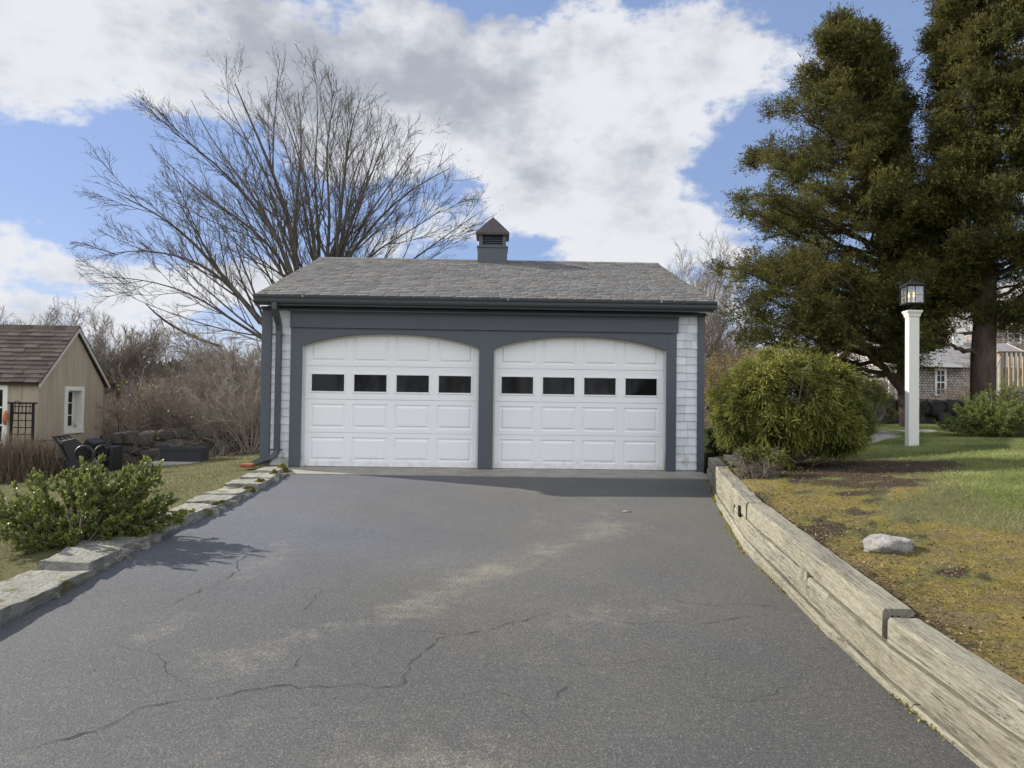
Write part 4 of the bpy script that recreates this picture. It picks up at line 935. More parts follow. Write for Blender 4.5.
# ------------------------------------------------------------------ cedars
def cedar(label, base, trunkpts, env, zrange, seed, nb, dens, tw=.2, dead=None, ncl=11, extra=None, dmul=1.):
    """env: list of (z, r_left, r_right) world metres around the trunk line"""
    global rng
    keep = rng; rng = np.random.default_rng(seed); T = thing('cedar_tree', label, 'tree', base)
    for k_, (tp, r0, r1) in enumerate(trunkpts):
        Pq, Rq = resample(tp, np.linspace(r0, r1, len(tp)), 16); Pq[1:-1] += rng.normal(size=(14, 3))*.03
        V, Fq = tubes(Pq[None], Rq[None], 14)
        nrm = V-np.repeat(Pq, 14, 0); V = V+nrm*(fbm(V*np.array([1, 1, .15]), 5, 2, 3)*.35)[:, None]; mesh('trunk', V, Fq, m_cedbark, T, smooth=True)
        if k_ == 0: P0_ = Pq; R0_ = Rq
    zt = P0_[:, 2]; ez = np.array([e[0] for e in env]); el = np.array([e[1] for e in env]); er = np.array([e[2] for e in env])
    z = np.sort(zrange[0]+(zrange[1]-zrange[0])*(np.arange(nb)+rng.random(nb))/nb); az = rng.random(nb)*2*PI
    cx_ = np.interp(z, zt, P0_[:, 0]); cy_ = np.interp(z, zt, P0_[:, 1])
    wl_ = np.interp(z, ez, el); wr_ = np.interp(z, ez, er); c = np.cos(az); rad = wl_*(1-c)/2+wr_*(1+c)/2
    rad = rad*np.where(np.abs(c) < .5, .85, 1.)*(.58+.42*rng.random(nb))
    tip = np.stack([cx_+rad*c, cy_+rad*np.sin(az)*dmul, z], -1); z0 = np.clip(z-rad*(.10+.25*rng.random(nb)), zt[0]+.8, zt[-1])
    st = np.stack([np.interp(z0, zt, P0_[:, 0]), np.interp(z0, zt, P0_[:, 1]), z0], -1); K = 8; tt = np.linspace(0, 1, K)[None, :, None]
    B = st[:, None]*(1-tt)+tip[:, None]*tt; B[:, :, 2] += (np.sin(tt[..., 0]*PI)*rad[:, None]*rng.uniform(-.10, .06, (nb, 1))); B[:, 1:] += rng.normal(size=(nb, K-1, 3))*.05
    RB = (.014+.016*rad)[:, None]*np.linspace(1, .25, K)[None]
    S1, T1 = grow(B, RB, 6, (30, 65), .42, .5, 5, up=.15, jit=.2, tmin=.3, rmin=.008)
    V, Fq = cat([tubes(B, RB, 5), tubes(S1, T1, 3)]); mesh('branch', V, Fq, m_cedbark, T)
    # foliage sprays along outer branches
    C = [B[:, 4:].reshape(-1, 3), S1[:, 1:].reshape(-1, 3), B[:, -1]]; C = np.concatenate(C)
    if extra is not None: C = np.concatenate([C, extra])
    cn = vnoise(C, 1.6, seed)+.5*vnoise(C, 3.5, seed+1); C = C[(rng.random(len(C)) < dens*np.clip(.78+cn*1.1, .10, 1))]; C = C+rng.normal(size=C.shape)*.05
    tx_ = np.interp(C[:, 2], zt, P0_[:, 0]); ty_ = np.interp(C[:, 2], zt, P0_[:, 1]); ddx, ddy = C[:, 0]-tx_, C[:, 1]-ty_; rr_ = np.hypot(ddx, ddy)+1e-6; cc_ = ddx/rr_
    lim_ = np.interp(C[:, 2], ez, el)*(1-cc_)/2+np.interp(C[:, 2], ez, er)*(1+cc_)/2; C = C[(rr_ < lim_*(1.0+.10*vnoise(C, 1.3, 8)))&(C[:, 2] < ez[-1]+.1)]
    axis = unit(C-np.stack([np.interp(C[:, 2], zt, P0_[:, 0]), np.interp(C[:, 2], zt, P0_[:, 1]), C[:, 2]-.3], -1))
    # each spray = ncl little plumes
    ci = np.repeat(np.arange(len(C)), ncl); D = unit(axis[ci]*.8+rng.normal(size=(len(ci), 3))*.55+np.array([0, 0, .3])); ln = (.14+.16*rng.random(len(ci)))
    Pp = C[ci]+rng.normal(size=(len(ci), 3))*np.array([.10, .10, .055])
    nl = 13; li = np.repeat(np.arange(len(ci)), nl); t = rng.random(len(li)); o = rng.normal(size=(len(li), 3))
    Lp = Pp[li]+D[li]*(ln[li]*t)[:, None]+o*(.026*(1.2-t))[:, None]; Ld = D[li]*1.1+o*.5; V, Fq = leaves(Lp, Ld, .060*(.6+.8*rng.random(len(li))), .021)
    a = (.40*rng.random(len(C))[ci][li]+.2*rng.random(len(ci))[li]+.35*t+.05); mesh('crown', V, Fq, m_cedar, T, attr=np.repeat(a, 4)); rng = keep
    return T
m2 = 17/740.
# left cedar
base = np.array([px_x(907, 17), 17., 0]); base[2] = float(terrain(base[0], 17.))-.05
cl = [base, at(903, 395, 17), at(905, 372, 17), at(899, 330, 17), at(888, 270, 17.1), at(874, 200, 17.2), at(862, 130, 17.1), at(850, 60, 17.), at(844, 22, 17.)]
c2 = [at(905, 398, 17), at(895, 378, 16.9), at(880, 366, 16.7), at(862, 340, 16.4), at(838, 322, 16.1), at(800, 310, 15.9)]
c3 = [at(905, 372, 17), at(922, 340, 17.3), at(926, 300, 17.5), at(918, 240, 17.6)]
def env_from(rows, trunk, Y):
    tz = np.array([p[2] for p in trunk]); tx = np.array([p[0] for p in trunk]); out = []
    for py, l, r in rows:
        a, b = at(l, py, Y), at(r, py, Y); c = float(np.interp(a[2], tz, tx)); out.append((a[2], c-a[0], b[0]-c))
    return sorted(out)
envL = env_from([(13, 842, 847), (28, 832, 856), (40, 806, 876), (58, 798, 886), (75, 796, 890), (90, 778, 896), (110, 762, 898), (135, 757, 898), (160, 744, 904), (185, 734, 906), (210, 722, 920), (250, 722, 925), (285, 724, 925), (320, 724, 918), (345, 738, 905), (362, 775, 880)], cl, 17)
# a denser lower-left shoulder hangs from the second trunk
rs_ = np.random.default_rng(5); nE = 420
Ex = np.stack([np.interp(rs_.random(nE), [0, 1], [at(728, 300, 16.5)[0], at(900, 300, 16.5)[0]]), 15.6+2.0*rs_.random(nE), 0*rs_.random(nE)], -1)
Ex[:, 2] = at(800, 345, 16.5)[2]+rs_.random(nE)**1.2*1.9
cedar('olive green cedar with forked trunk just behind the lamp post', base, [(cl, .17, .03), (c2, .10, .03), (c3, .08, .03)], envL, (at(0+860, 352, 17)[2], at(844, 18, 17)[2]), 71, 225, .98, extra=Ex)
# right cedar (nearer, taller than the frame)
base = np.array([px_x(984, 15.5), 15.5, 0]); base[2] = float(terrain(base[0], 15.5))-.05
cr_ = [base, at(984, 380, 15.5), at(985, 300, 15.5), at(984, 200, 15.5), at(984, 100, 15.5), at(986, 0, 15.5), at(990, -90, 15.5), at(992, -150, 15.5)]
cr2 = [at(984, 352, 15.5), at(966, 352, 15.3), at(950, 345, 15.1), at(936, 333, 14.9)]
envR = env_from([(-150, 985, 1000), (-80, 955, 1030), (0, 930, 1060), (30, 938, 1075), (60, 932, 1085), (90, 924, 1095), (150, 922, 1095), (210, 916, 1100), (260, 928, 1095), (300, 938, 1070), (320, 950, 1040)], cr_, 15.5)
cedar('tall dark cedar with thick straight trunk at the right edge of the lawn', base, [(cr_, .27, .05), (cr2, .06, .02)], envR, (at(984, 318, 15.5)[2], at(990, -148, 15.5)[2]), 72, 240, .98)
cd = [T for T in bpy.data.objects if T.name.startswith('cedar_tree')][-1]
mb = MB(); mb.tube([at(980, 215, 15.15), at(978, 150, 15.15), at(981, 100, 15.2), at(977, 72, 15.2)], [.05, .045, .04, .015], 8); mb.tube([at(981, 130, 15.15), at(990, 105, 15.1), at(991, 85, 15.1)], [.035, .03, .01], 7); mb.build('dead_limb', m_deadwood, cd, smooth=True)

# ------------------------------------------------------------------ threadleaf globe shrub
def thread_shrub(label, c, rx, ry, rz, seed, lobes, ns=15000, name='globe_shrub'):
    global rng
    keep = rng; rng = np.random.default_rng(seed); zb = float(terrain(c[0], c[1])); T = thing(name, label, 'shrub', (c[0], c[1], zb))
    C = np.array(lobes, float); P0_ = []; N0 = []
    for (lx, ly, lz, lr) in C:
        n = int(ns*lr**2/sum(C[:, 3]**2)); d = unit(rng.normal(size=(n, 3))); p = np.array([c[0]+lx, c[1]+ly, zb+lz])+d*lr*(.78+.26*rng.random((n, 1)))*(1+.26*vnoise(d*3+lx*7, 1., seed)[:, None]); 
        keepm = p[:, 2] > zb+.12+.22*rng.random(n); P0_.append(p[keepm]); N0.append(d[keepm])
    P = np.concatenate(P0_); D = np.concatenate(N0)
    ins = np.zeros(len(P), bool)
    for (lx, ly, lz, lr) in C: ins |= np.linalg.norm(P-np.array([c[0]+lx, c[1]+ly, zb+lz]), axis=1) < lr*.72
    P, D = P[~ins], D[~ins]; cc0 = np.array([c[0], c[1], zb+rz*.4]); P = np.concatenate([P, cc0+(P[::4]-cc0)*.80, cc0+(P[1::7]-cc0)*.62]); D = np.concatenate([D, D[::4], D[1::7]]); n = len(P)
    nt_ = max(60, n//10); tc_ = P[rng.integers(0, n, nt_)]; td = D[rng.integers(0, n, nt_)]; j = rng.integers(0, n, nt_); tc_ = P[j]; td = D[j]
    cn = vnoise(tc_, 3.2, seed)+.5*vnoise(tc_, 7, seed+2); kp = rng.random(nt_) < np.clip(.80+cn*1.2, .06, 1); tc_, td, cn = tc_[kp], td[kp], cn[kp]; nt_ = len(tc_)
    tdir = unit(td+rng.normal(size=(nt_, 3))*.45+np.array([0, 0, .15])); ti = np.repeat(np.arange(nt_), 15); n = len(ti)
    d = unit(tdir[ti]+rng.normal(size=(n, 3))*.42); K = 5; Q = np.empty((n, K, 3)); Q[:, 0] = tc_[ti]+rng.normal(size=(n, 3))*.022; ln = (.014+.015*rng.random(n))[:, None]*(1+.5*rng.random((nt_, 1))[ti])
    for k in range(1, K): d = unit(d+rng.normal(size=(n, 3))*.16+np.array([0, 0, -.24])); Q[:, k] = Q[:, k-1]+d*ln
    s = unit(np.cross(d, rng.normal(size=(n, 3)))); w = .0052*np.linspace(1, .6, K)[None, :, None]
    V = np.stack([Q-s[:, None]*w, Q+s[:, None]*w], 2).reshape(-1, 3); i = (np.arange(n)*K*2)[:, None]+np.arange(K-1)[None]*2
    Fq = np.stack([i, i+1, i+3, i+2], -1).reshape(-1, 4)
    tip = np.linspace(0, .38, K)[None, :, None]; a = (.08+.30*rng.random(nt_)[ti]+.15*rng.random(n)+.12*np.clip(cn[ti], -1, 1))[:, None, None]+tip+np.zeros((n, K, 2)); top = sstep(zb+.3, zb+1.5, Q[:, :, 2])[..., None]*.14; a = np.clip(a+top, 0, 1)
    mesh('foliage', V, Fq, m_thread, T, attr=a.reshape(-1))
    # inner twigs
    m = 26; b = np.tile(np.array([c[0], c[1], zb]), (m, 1)); az = rng.random(m)*2*PI; e = b+np.stack([np.cos(az)*rx*.85, np.sin(az)*ry*.85, rz*(.15+.8*rng.random(m))], -1); tt = np.linspace(0, 1, 7)[None, :, None]
    B = b[:, None]*(1-tt)+e[:, None]*tt; B[:, :, 2] -= np.sin(tt[..., 0]*PI)*.12; RB = np.linspace(.02, .006, 7)[None]*np.ones((m, 1)); S1, T1 = grow(B, RB, 12, (25, 60), .4, .5, 5, up=.05, jit=.25, rmin=.003, tmin=.3); S2, T2 = grow(S1, T1, 7, (25, 60), .5, .6, 4, up=-.1, jit=.25, rmin=.002, minlen=.1)
    V, Fq = cat([tubes(B, RB, 5), tubes(S1, T1, 3), tubes(S2, T2, 3)]); mesh('stem', V, Fq, m_twigr, T); rng = keep; return T
gc = (px_x(790, 8.8), 8.85)
lob = [(-.30, -.1, .88, .46), (.30, 0, .92, .46), (0, .2, .98, .46), (-.55, -.1, .60, .36), (.52, -.15, .58, .38), (.05, -.38, .72, .38), (-.25, -.42, .50, .30), (.35, -.45, .46, .30), (.74, .05, .56, .30), (-.66, .05, .82, .22), (0, .45, .65, .42), (-.45, -.3, .98, .22), (.42, -.32, 1.0, .24), (.0, -.2, 1.14, .20)]
thread_shrub('dome-shaped golden green threadleaf shrub behind the timber wall', gc, .78, .75, 1.3, 91, lob, ns=60000).scale = (.95, .95, .96)
# small moss-green tuft at its foot, near the wall
thread_shrub('low green tuft at the foot of the globe shrub near the wall', (px_x(760, 7.9), 7.9), .25, .2, .3, 93, [(0, 0, .14, .16), (.18, 0, .12, .13), (-.16, .05, .12, .12)], ns=1800, name='low_shrub')
# smaller loose yellowish shrub right behind it
thread_shrub('loose yellow green shrub to the right behind the globe shrub', (px_x(862, 13.5), 13.5), .5, .5, 1.1, 94, [(-.1, 0, .75, .42), (.25, 0, .55, .34), (-.35, 0, .5, .36)], ns=5000)

def leafy_shrub(name, label, c, lobes, m, ns, L, W, seed, stems=14, up=.3, spike=0., group=None, zb=None, stemm=None):
    global rng
    keep = rng; rng = np.random.default_rng(seed); zb = float(terrain(c[0], c[1])) if zb is None else zb; T = thing(name, label, 'shrub', (c[0], c[1], zb), group)
    lob = np.array(lobes); n0 = stems*4
    k = rng.integers(0, len(lob), n0); d = unit(rng.normal(size=(n0, 3))+np.array([0, 0, up])); e = np.array([c[0], c[1], zb])+lob[k, :3]+d*lob[k, 3:4]*(.6+.5*rng.random((n0, 1))); e[:, 2] = np.maximum(e[:, 2], zb+.08)
    b = np.array([c[0], c[1], zb])+rng.normal(size=(n0, 3))*[.08, .08, 0]; b[:, :2] += (e[:, :2]-b[:, :2])*.25
    tt = np.linspace(0, 1, 7)[None, :, None]; B = b[:, None]*(1-tt)+e[:, None]*tt; B[:, :, 2] += np.sin(tt[..., 0]*PI)*rng.uniform(-.1, .1, (n0, 1)); RB = np.linspace(.010, .003, 7)[None]*np.ones((n0, 1))
    S1, T1 = grow(B, RB, 6, (22, 55), .38, .6, 5, up=up, jit=.16, rmin=.002, tmin=.3); V, Fq = cat([tubes(B, RB, 4), tubes(S1, T1, 3)]); mesh('stem', V, Fq, stemm or m_twig, T)
    A = np.concatenate([S1, resample_many(B, 5)]); sel = rng.integers(0, len(A), ns); t = rng.random(ns)**.8*(A.shape[1]-1); i0 = np.minimum(t.astype(int), A.shape[1]-2); f = (t-i0)[:, None]
    P = A[sel, i0]*(1-f)+A[sel, i0+1]*f; dr = unit(A[sel, i0+1]-A[sel, i0]); D = dr*.7+rng.normal(size=(ns, 3))*.65+np.array([0, 0, .25])
    V, Fq = leaves(P+rng.normal(size=(ns, 3))*.006, D, L*(.6+.7*rng.random(ns)), W*(.7+.5*rng.random(ns)))
    a = .5*rng.random(len(A))[sel]*.6+.45*rng.random(ns)+.25*(t/(A.shape[1]-1)); mesh('foliage', V, Fq, m, T, attr=np.repeat(np.clip(a, 0, 1), 4)); rng = keep; return T
def resample_many(B, K):
    i = np.linspace(2, B.shape[1]-1, K); i0 = np.minimum(i.astype(int), B.shape[1]-2); f = (i-i0)[None, :, None]; return B[:, i0]*(1-f)+B[:, i0+1]*f
lc = (px_x(88, 6.3), 6.3)
leafy_shrub('broadleaf_shrub', 'glossy green broadleaf shrub behind the left stone edging', lc, [(-.35, .0, .26, .34), (-.05, 0, .34, .34), (.25, .05, .24, .27), (.12, -.25, .16, .24), (-.45, -.25, .12, .28), (.50, .25, .18, .2), (.34, .35, .46, .12), (-.1, .3, .36, .28), (-.6, .1, .28, .22), (-.1, -.3, .1, .24), (.35, -.1, .12, .26), (.1, .1, .45, .22)], m_holly, 60000, .025, .014, 51, stems=36, up=.12).scale = (1.04, 1., 1.12)
# its neighbour just outside the left edge, throwing the small shadow on the asphalt
leafy_shrub('broadleaf_shrub', 'glossy shrub at the left frame edge, in front of the larger one', (-3.95, 4.35), [(0, 0, .35, .25), (.1, .2, .3, .2)], m_holly, 2500, .036, .019, 52, stems=7)
# spreading juniper on the right
jc = (px_x(1000, 12.9), 12.9)
leafy_shrub('juniper', 'feathery spreading juniper at the right edge beside the lawn', jc, [(-.72, -.1, .16, .40), (-.45, -.1, .32, .40), (0, -.2, .35, .5), (.6, 0, .4, .55), (0, .3, .45, .5), (-.3, -.3, .2, .4), (.9, -.2, .3, .5), (.4, .4, .6, .4)], m_junip, 44000, .055, .013, 53, stems=44, up=.25)
leafy_shrub('dark_shrub', 'narrow dark evergreen shrub squeezed between garage corner and globe shrub', (3.62, 11.6), [(0, 0, .5, .34), (.05, 0, 1.0, .26), (.12, 0, 1.25, .15), (-.05, -.1, .25, .3)], m_darklf, 9000, .05, .03, 54, stems=16, zb=.12)
for i, (px, Y, s_, lb) in enumerate([(985, 30, .8, 'small rounded bare bush at the cottage corner'), (956, 33, .7, 'reddish bare bush beneath the cottage window'), (968, 29, .75, 'low bare bush between lamp post and cedar trunk'), (932, 27, .5, 'thin bare bush left of the cottage window')]):
    place(SA, px_x(px, Y), Y, i*2., (s_*.8, s_*.8, s_*.75), lb)
for i, (px, Y, s_, lb) in enumerate([(845, 24, .8, 'pale bare bush beyond the globe shrub'), (1012, 27, 1.1, 'tall pale bare bush beside the deck stair'), (875, 30, .7, 'pale bare bush left of the cottage')]):
    place(SB, px_x(px, Y), Y, i*2., (s_, s_, s_*.8), lb)
# dry perennial stems by the trellis
def dry_clump(label, c, n, r, h, seed):
    rs = np.random.default_rng(seed); zb = float(terrain(*c)); b = np.stack([c[0]+rs.normal(size=n)*r, c[1]+rs.normal(size=n)*r*.7, np.full(n, zb)], -1)
    hh = h*(.5+.5*rs.random(n)); e = b+np.stack([rs.normal(size=n)*h*.22, rs.normal(size=n)*h*.2, hh], -1); m_ = (b+e)/2+rs.normal(size=(n, 3))*.02; P = np.stack([b, m_, e], 1)
    V, Fq = tubes(P, np.tile([.005, .004, .002], (n, 1)), 3); o = mesh('dry_perennial', V, Fq, m_dry, attr=np.repeat(rs.random(n), 9)); tag(o, label, 'plant')
dry_clump('tall dry brown stems in front of the trellis at the left edge', (px_x(12, 13.6), 13.6), 900, .35, .95, 1)
dry_clump('pinkish dry stems beside the shed corner, right of the trellis', (px_x(38, 13.7), 13.7), 600, .28, .75, 2)

# ------------------------------------------------------------------ lawn grass, moss, litter
def blades(name, label, x0, x1, y0, y1, n, hgt, w, m, wfun, seed, kind='grass', lean=.5):
    rs = np.random.default_rng(seed); x = x0+(x1-x0)*rs.random(n); y = y0+(y1-y0)*rs.random(n)**1.25; k = rs.random(n) < wfun(x, y); x, y = x[k], y[k]; n = len(x)
    z = terrain(x, y); az = rs.random(n)*2*PI; h = hgt*(.5+.8*rs.random(n)); ww = w*(1+.10*np.maximum(0, y-5)); s = np.stack([np.cos(az), np.sin(az), 0*az], -1)*ww[:, None]*.5
    b = np.stack([x, y, z-.004], -1); ln = np.stack([rs.normal(size=n), rs.normal(size=n), 0*x], -1)*h[:, None]*lean; t = b+ln+np.array([0, 0, 1.])*h[:, None]
    V = np.stack([b-s, b+s, t], 1).reshape(-1, 3); a = np.clip(.35*rs.random(n)+.25+.5*fbm(np.stack([x, y], -1), 1.5, 3, 2), 0, 1); o = mesh(name, V, np.arange(n*3).reshape(-1, 3), m, attr=np.repeat(a, 3)); tag(o, label, kind, kind='stuff')
def wg(x, y): m_, d_, e_ = zones(x, y); return np.clip(1-m_*1.05-d_*1.3, 0, 1)*(1-.45*e_)
blades('lawn_grass', 'short green lawn on the right around the lamp post', 2.3, 13.5, 3.2, 19.5, 520000, .035, .005, m_grass, lambda x, y: wg(x, y)*(x < y*.75+.9)*(x > xr(y)+.2), 61, lean=.9)
blades('lawn_grass', 'pale winter grass on the left between edging and stone wall', -11, -3.3, 4.2, 16.6, 160000, .03, .005, m_drygrass, lambda x, y: wg(x, y)*(-x < y*.75+.9)*(x < xl(y)-.4), 62, lean=.8)
blades('moss', 'yellow green moss cushions in the bed behind the timber wall', 2.0, 6.5, 2.6, 11.2, 150000, .012, .007, m_mossbl, lambda x, y: zones(x, y)[0]*sstep(-.1, .35, fbm(np.stack([x, y], -1), 5, 3, 41)+.1)*(x > xr(y)+.17), 63, 'moss', .9)
def litter(name, label, n, xf, seed, s=(.015, .05)):
    rs = np.random.default_rng(seed); x, y = xf(rs, n); n = len(x); P = np.stack([x, y, terrain(x, y)+.006+.012*rs.random(n)], -1); D = np.stack([rs.normal(size=n), rs.normal(size=n), rs.normal(size=n)*.35], -1)
    global rng
    keep = rng; rng = rs; L = s[0]+(s[1]-s[0])*rs.random(n)**2; nm = np.stack([rs.normal(size=n)*.45, rs.normal(size=n)*.45, np.ones(n)], -1); V, Fq = leaves(P, D, L, L*.55, nrm=nm); rng = keep
    o = mesh(name, V, Fq, m_litter, attr=np.repeat(rs.random(n), 4)); tag(o, label, 'leaves', kind='stuff')
def xf1(rs, n):
    y = 2.5+8.3*rs.random(n)**1.2; x = xr(y)+.17+rs.exponential(.9, n); k = rs.random(n) < np.clip(zones(x, y)[1]+.25*zones(x, y)[0], 0, 1); return x[k], y[k]
litter('leaf_litter', 'brown dead leaves scattered over the mossy bed on the right', 42000, xf1, 71, (.006, .028))
def xf2(rs, n):
    x = rs.uniform(-11, -3.7, n); y = rs.normal(16.7, .35, n); return x, y
blades('dead_grass', 'straw coloured dead grass mixed into the mossy bed', 2.0, 7.0, 2.6, 11.2, 110000, .025, .004, m_drygrass, lambda x, y: (1-.0*x)*sstep(-.05, .45, fbm(np.stack([x, y], -1), 2.2, 4, 91)+.08)*(zones(x, y)[0]+.6*zones(x, y)[1])*(x > xr(y)+.17), 64, lean=1.6)
litter('leaf_litter', 'brown leaves along the foot of the left stone wall', 7000, xf2, 72, (.03, .07))
# crumbs and leaves lying on the asphalt by the edges
rs = np.random.default_rng(9); n = 260; y = 2.2+8.8*rs.random(n); side = rs.random(n) < .55; x = np.where(side, xr(y)-rs.exponential(.06, n)-.015, xl(y)+rs.exponential(.07, n)+.02); k = rs.random(n) < .12; x = np.where(k, rs.uniform(-2.6, 1.9, n), x)
D = np.stack([rs.normal(size=n), rs.normal(size=n), rs.normal(size=n)*.2], -1); V, Fq = leaves(np.stack([x, y, zdrive(x, y)+.008], -1), D, .008+.02*rs.random(n)**2, .008, nrm=np.stack([rs.normal(size=n)*.3, rs.normal(size=n)*.3, np.ones(n)], -1))
o = mesh('leaf_crumbs', V, Fq, m_litter, attr=np.repeat(rs.random(n), 4)); tag(o, 'tiny leaf crumbs on the asphalt along the driveway edges', 'leaves', kind='stuff')
p = gz(626, 512); c = [(p[0]-.05, p[1]), (p[0]-.01, p[1]+.03), (p[0]+.055, p[1]+.01), (p[0]+.04, p[1]-.02), (p[0]-.02, p[1]-.012)]
mb = MB(); mb.add([(a, b, float(zdrive(a, b))+.006+.008*(i % 2)) for i, (a, b) in enumerate(c)]+[(a, b, float(zdrive(a, b))+.003+.008*(i % 2)) for i, (a, b) in enumerate(c)], [(0, 1, 2, 3, 4), (9, 8, 7, 6, 5)]+[(i, (i+1) % 5, (i+1) % 5+5, i+5) for i in range(5)]); o = mb.build('paper_scrap', m_white); o.data.materials[0] = m_slab; tag(o, 'tiny pale scrap lying on the driveway before the right door', 'litter')
# moss growing out at the foot of the wall
n = 2600; y = np.concatenate([rs.normal(8.6, .8, n//2), rs.uniform(3, 10.5, n//2)]); k = fbm(np.stack([y, y*0], -1), 2.5, 3, 5) > -.02; y = y[k]; n = len(y); x = xr(y)-np.abs(rs.normal(size=n))*.018-.004; b = np.stack([x, y, zdrive(x, y)], -1)
V, Fq = leaves(b, np.stack([rs.normal(size=n), rs.normal(size=n), 1+rs.random(n)], -1), .02, .009); o = mesh('moss', V, Fq, m_mossbl, attr=np.repeat(rs.random(n), 4)); tag(o, 'moss fringe at the foot of the timber wall on the asphalt', 'moss', kind='stuff')

# ------------------------------------------------------------------ lamp post
lx, ly, lz = 6.42, 11.3, float(terrain(6.42, 11.3)); LR = Matrix.Rotation(math.radians(-8), 3, 'Z')
LT = thing('lamp_post', 'tall white square lamp post with black glass lantern on the right lawn', 'lamp post', (lx, ly, lz)); 
def lbox(mb, x, y, z0, z1, x1=None, y1=None): 
    return mb.box(lx-x, lx+x, ly-y, ly+y, z0, z1, R=LR, c=(lx, ly, 0))
ptop = float(at(914, 311, ly)[2])
lbox(MB(), .076, .076, lz-.15, ptop-.06).build('post', m_white, LT, bevel=.006)
mb = MB(); mb.lathe([(.115, ptop-.10), (.125, ptop-.085), (.128, ptop-.06), (.145, ptop-.035), (.158, ptop-.02), (.158, ptop), (.05, ptop+.012)], (lx, ly, 0), 4, rot=PI/4-math.radians(8)); mb.build('post_cap', m_white, LT)
z0 = ptop+.10; z1 = z0+.27; mb = MB(); mb.tube([(lx, ly, ptop), (lx, ly, z0)], .028, 10); mb.lathe([(.06, ptop+.008), (.05, ptop+.025), (.03, ptop+.03)], (lx, ly, 0), 12); mb.build('lantern_stem', m_iron, LT)
e = .125; mb = MB(); lbox(mb, e+.012, e+.012, z0, z0+.018); lbox(mb, e+.012, e+.012, z1-.002, z1+.014)
for sx in (-1, 1):
    for sy in (-1, 1): mb.box(lx+sx*e-.008, lx+sx*e+.008, ly+sy*e-.008, ly+sy*e+.008, z0+.018, z1-.002, R=LR, c=(lx, ly, 0))
for s_ in (-1, 1):
    mb.box(lx-.003, lx+.003, ly+s_*e-.003, ly+s_*e+.003, z0+.018, z1-.002, R=LR, c=(lx, ly, 0)); mb.box(lx+s_*e-.003, lx+s_*e+.003, ly-.003, ly+.003, z0+.018, z1-.002, R=LR, c=(lx, ly, 0))
    for zz in (.5,):
        zc = z0+(z1-z0)*zz; mb.box(lx-e+.008, lx+e-.008, ly+s_*e-.0025, ly+s_*e+.0025, zc-.0025, zc+.0025, R=LR, c=(lx, ly, 0)); mb.box(lx+s_*e-.0025, lx+s_*e+.0025, ly-e+.008, ly+e-.008, zc-.0025, zc+.0025, R=LR, c=(lx, ly, 0))
lf = mb.build('lantern_frame', m_iron, LT)
M = Mt('lantern_glass', .03, .5); M.base((.9, .93, .93)); tr = M.node('ShaderNodeBsdfTransparent'); gl = M.node('ShaderNodeBsdfGlossy'); gl.inputs['Roughness'].default_value = .03; mx = M.node('ShaderNodeMixShader'); mx.inputs[0].default_value = .13
df = M.node('ShaderNodeBsdfDiffuse'); df.inputs[0].default_value = (.6, .6, .55, 1); m2_ = M.node('ShaderNodeMixShader'); m2_.inputs[0].default_value = .04
M.L(tr.outputs[0], mx.inputs[1]); M.L(gl.outputs[0], mx.inputs[2]); M.L(mx.outputs[0], m2_.inputs[1]); M.L(df.outputs[0], m2_.inputs[2]); M.L(m2_.outputs[0], M.n['Material Output'].inputs[0])
mb = MB()
for s_ in (-1, 1):
    mb.box(lx-e+.009, lx+e-.009, ly+s_*(e-.006)-.001, ly+s_*(e-.006)+.001, z0+.019, z1-.003, R=LR, c=(lx, ly, 0)); mb.box(lx+s_*(e-.006)-.001, lx+s_*(e-.006)+.001, ly-e+.010, ly+e-.010, z0+.019, z1-.003, R=LR, c=(lx, ly, 0))
mb.build('lantern_glass', M.m, lf)
mb = MB(); mb.lathe([(.20, z1+.012), (.20, z1+.024), (.07, z1+.085), (.045, z1+.09), (.045, z1+.115), (.015, z1+.125)], (lx, ly, 0), 4, rot=PI/4-math.radians(8)); mb.tube([(lx, ly, z1+.12), (lx, ly, z1+.15)], [.012, .008], 8); mb.tube([(lx, ly, z1+.148), (lx, ly, z1+.168)], [.016, .008], 8); mb.build('lantern_roof', m_iron, lf)
M = Mt('candle_bulb', .4); M.base((.8, .6, .3)); M.b.inputs['Emission Color'].default_value = (1., .62, .2, 1); M.b.inputs['Emission Strength'].default_value = 1.1; m_bulb = M.m
for k in range(3):
    an = k*2.1+.5; a, b = lx+.045*math.cos(an), ly+.045*math.sin(an); cd_ = MB().tube([(a, b, z0+.018), (a, b, z0+.11)], .012, 8).build('candle_sleeve', m_white, lf)
    MB().lathe([(.008, z0+.111), (.017, z0+.135), (.014, z0+.16), (.003, z0+.19)], (a, b, 0), 10).build('candle_bulb', m_bulb, lf, smooth=True)

# ------------------------------------------------------------------ garden shed
sx = -9.15; sy0, sy1 = 15.0, 17.44; syr = 16.22; sz0 = float(terrain(-8.8, 15))-.15; sev = 1.30; srz = 2.50; swx = -14.0
SH = thing('garden_shed', 'tan board-sided garden shed with brown gable roof at left', 'shed', (-11.5, 16.2, sz0))
mb = MB()
wy0, wy1, wz0, wz1 = float(atx(64.5, 400, sx)[1]), float(atx(83, 400, sx)[1]), float(atx(70, 432, sx)[2]), float(atx(70, 386.5, sx)[2])
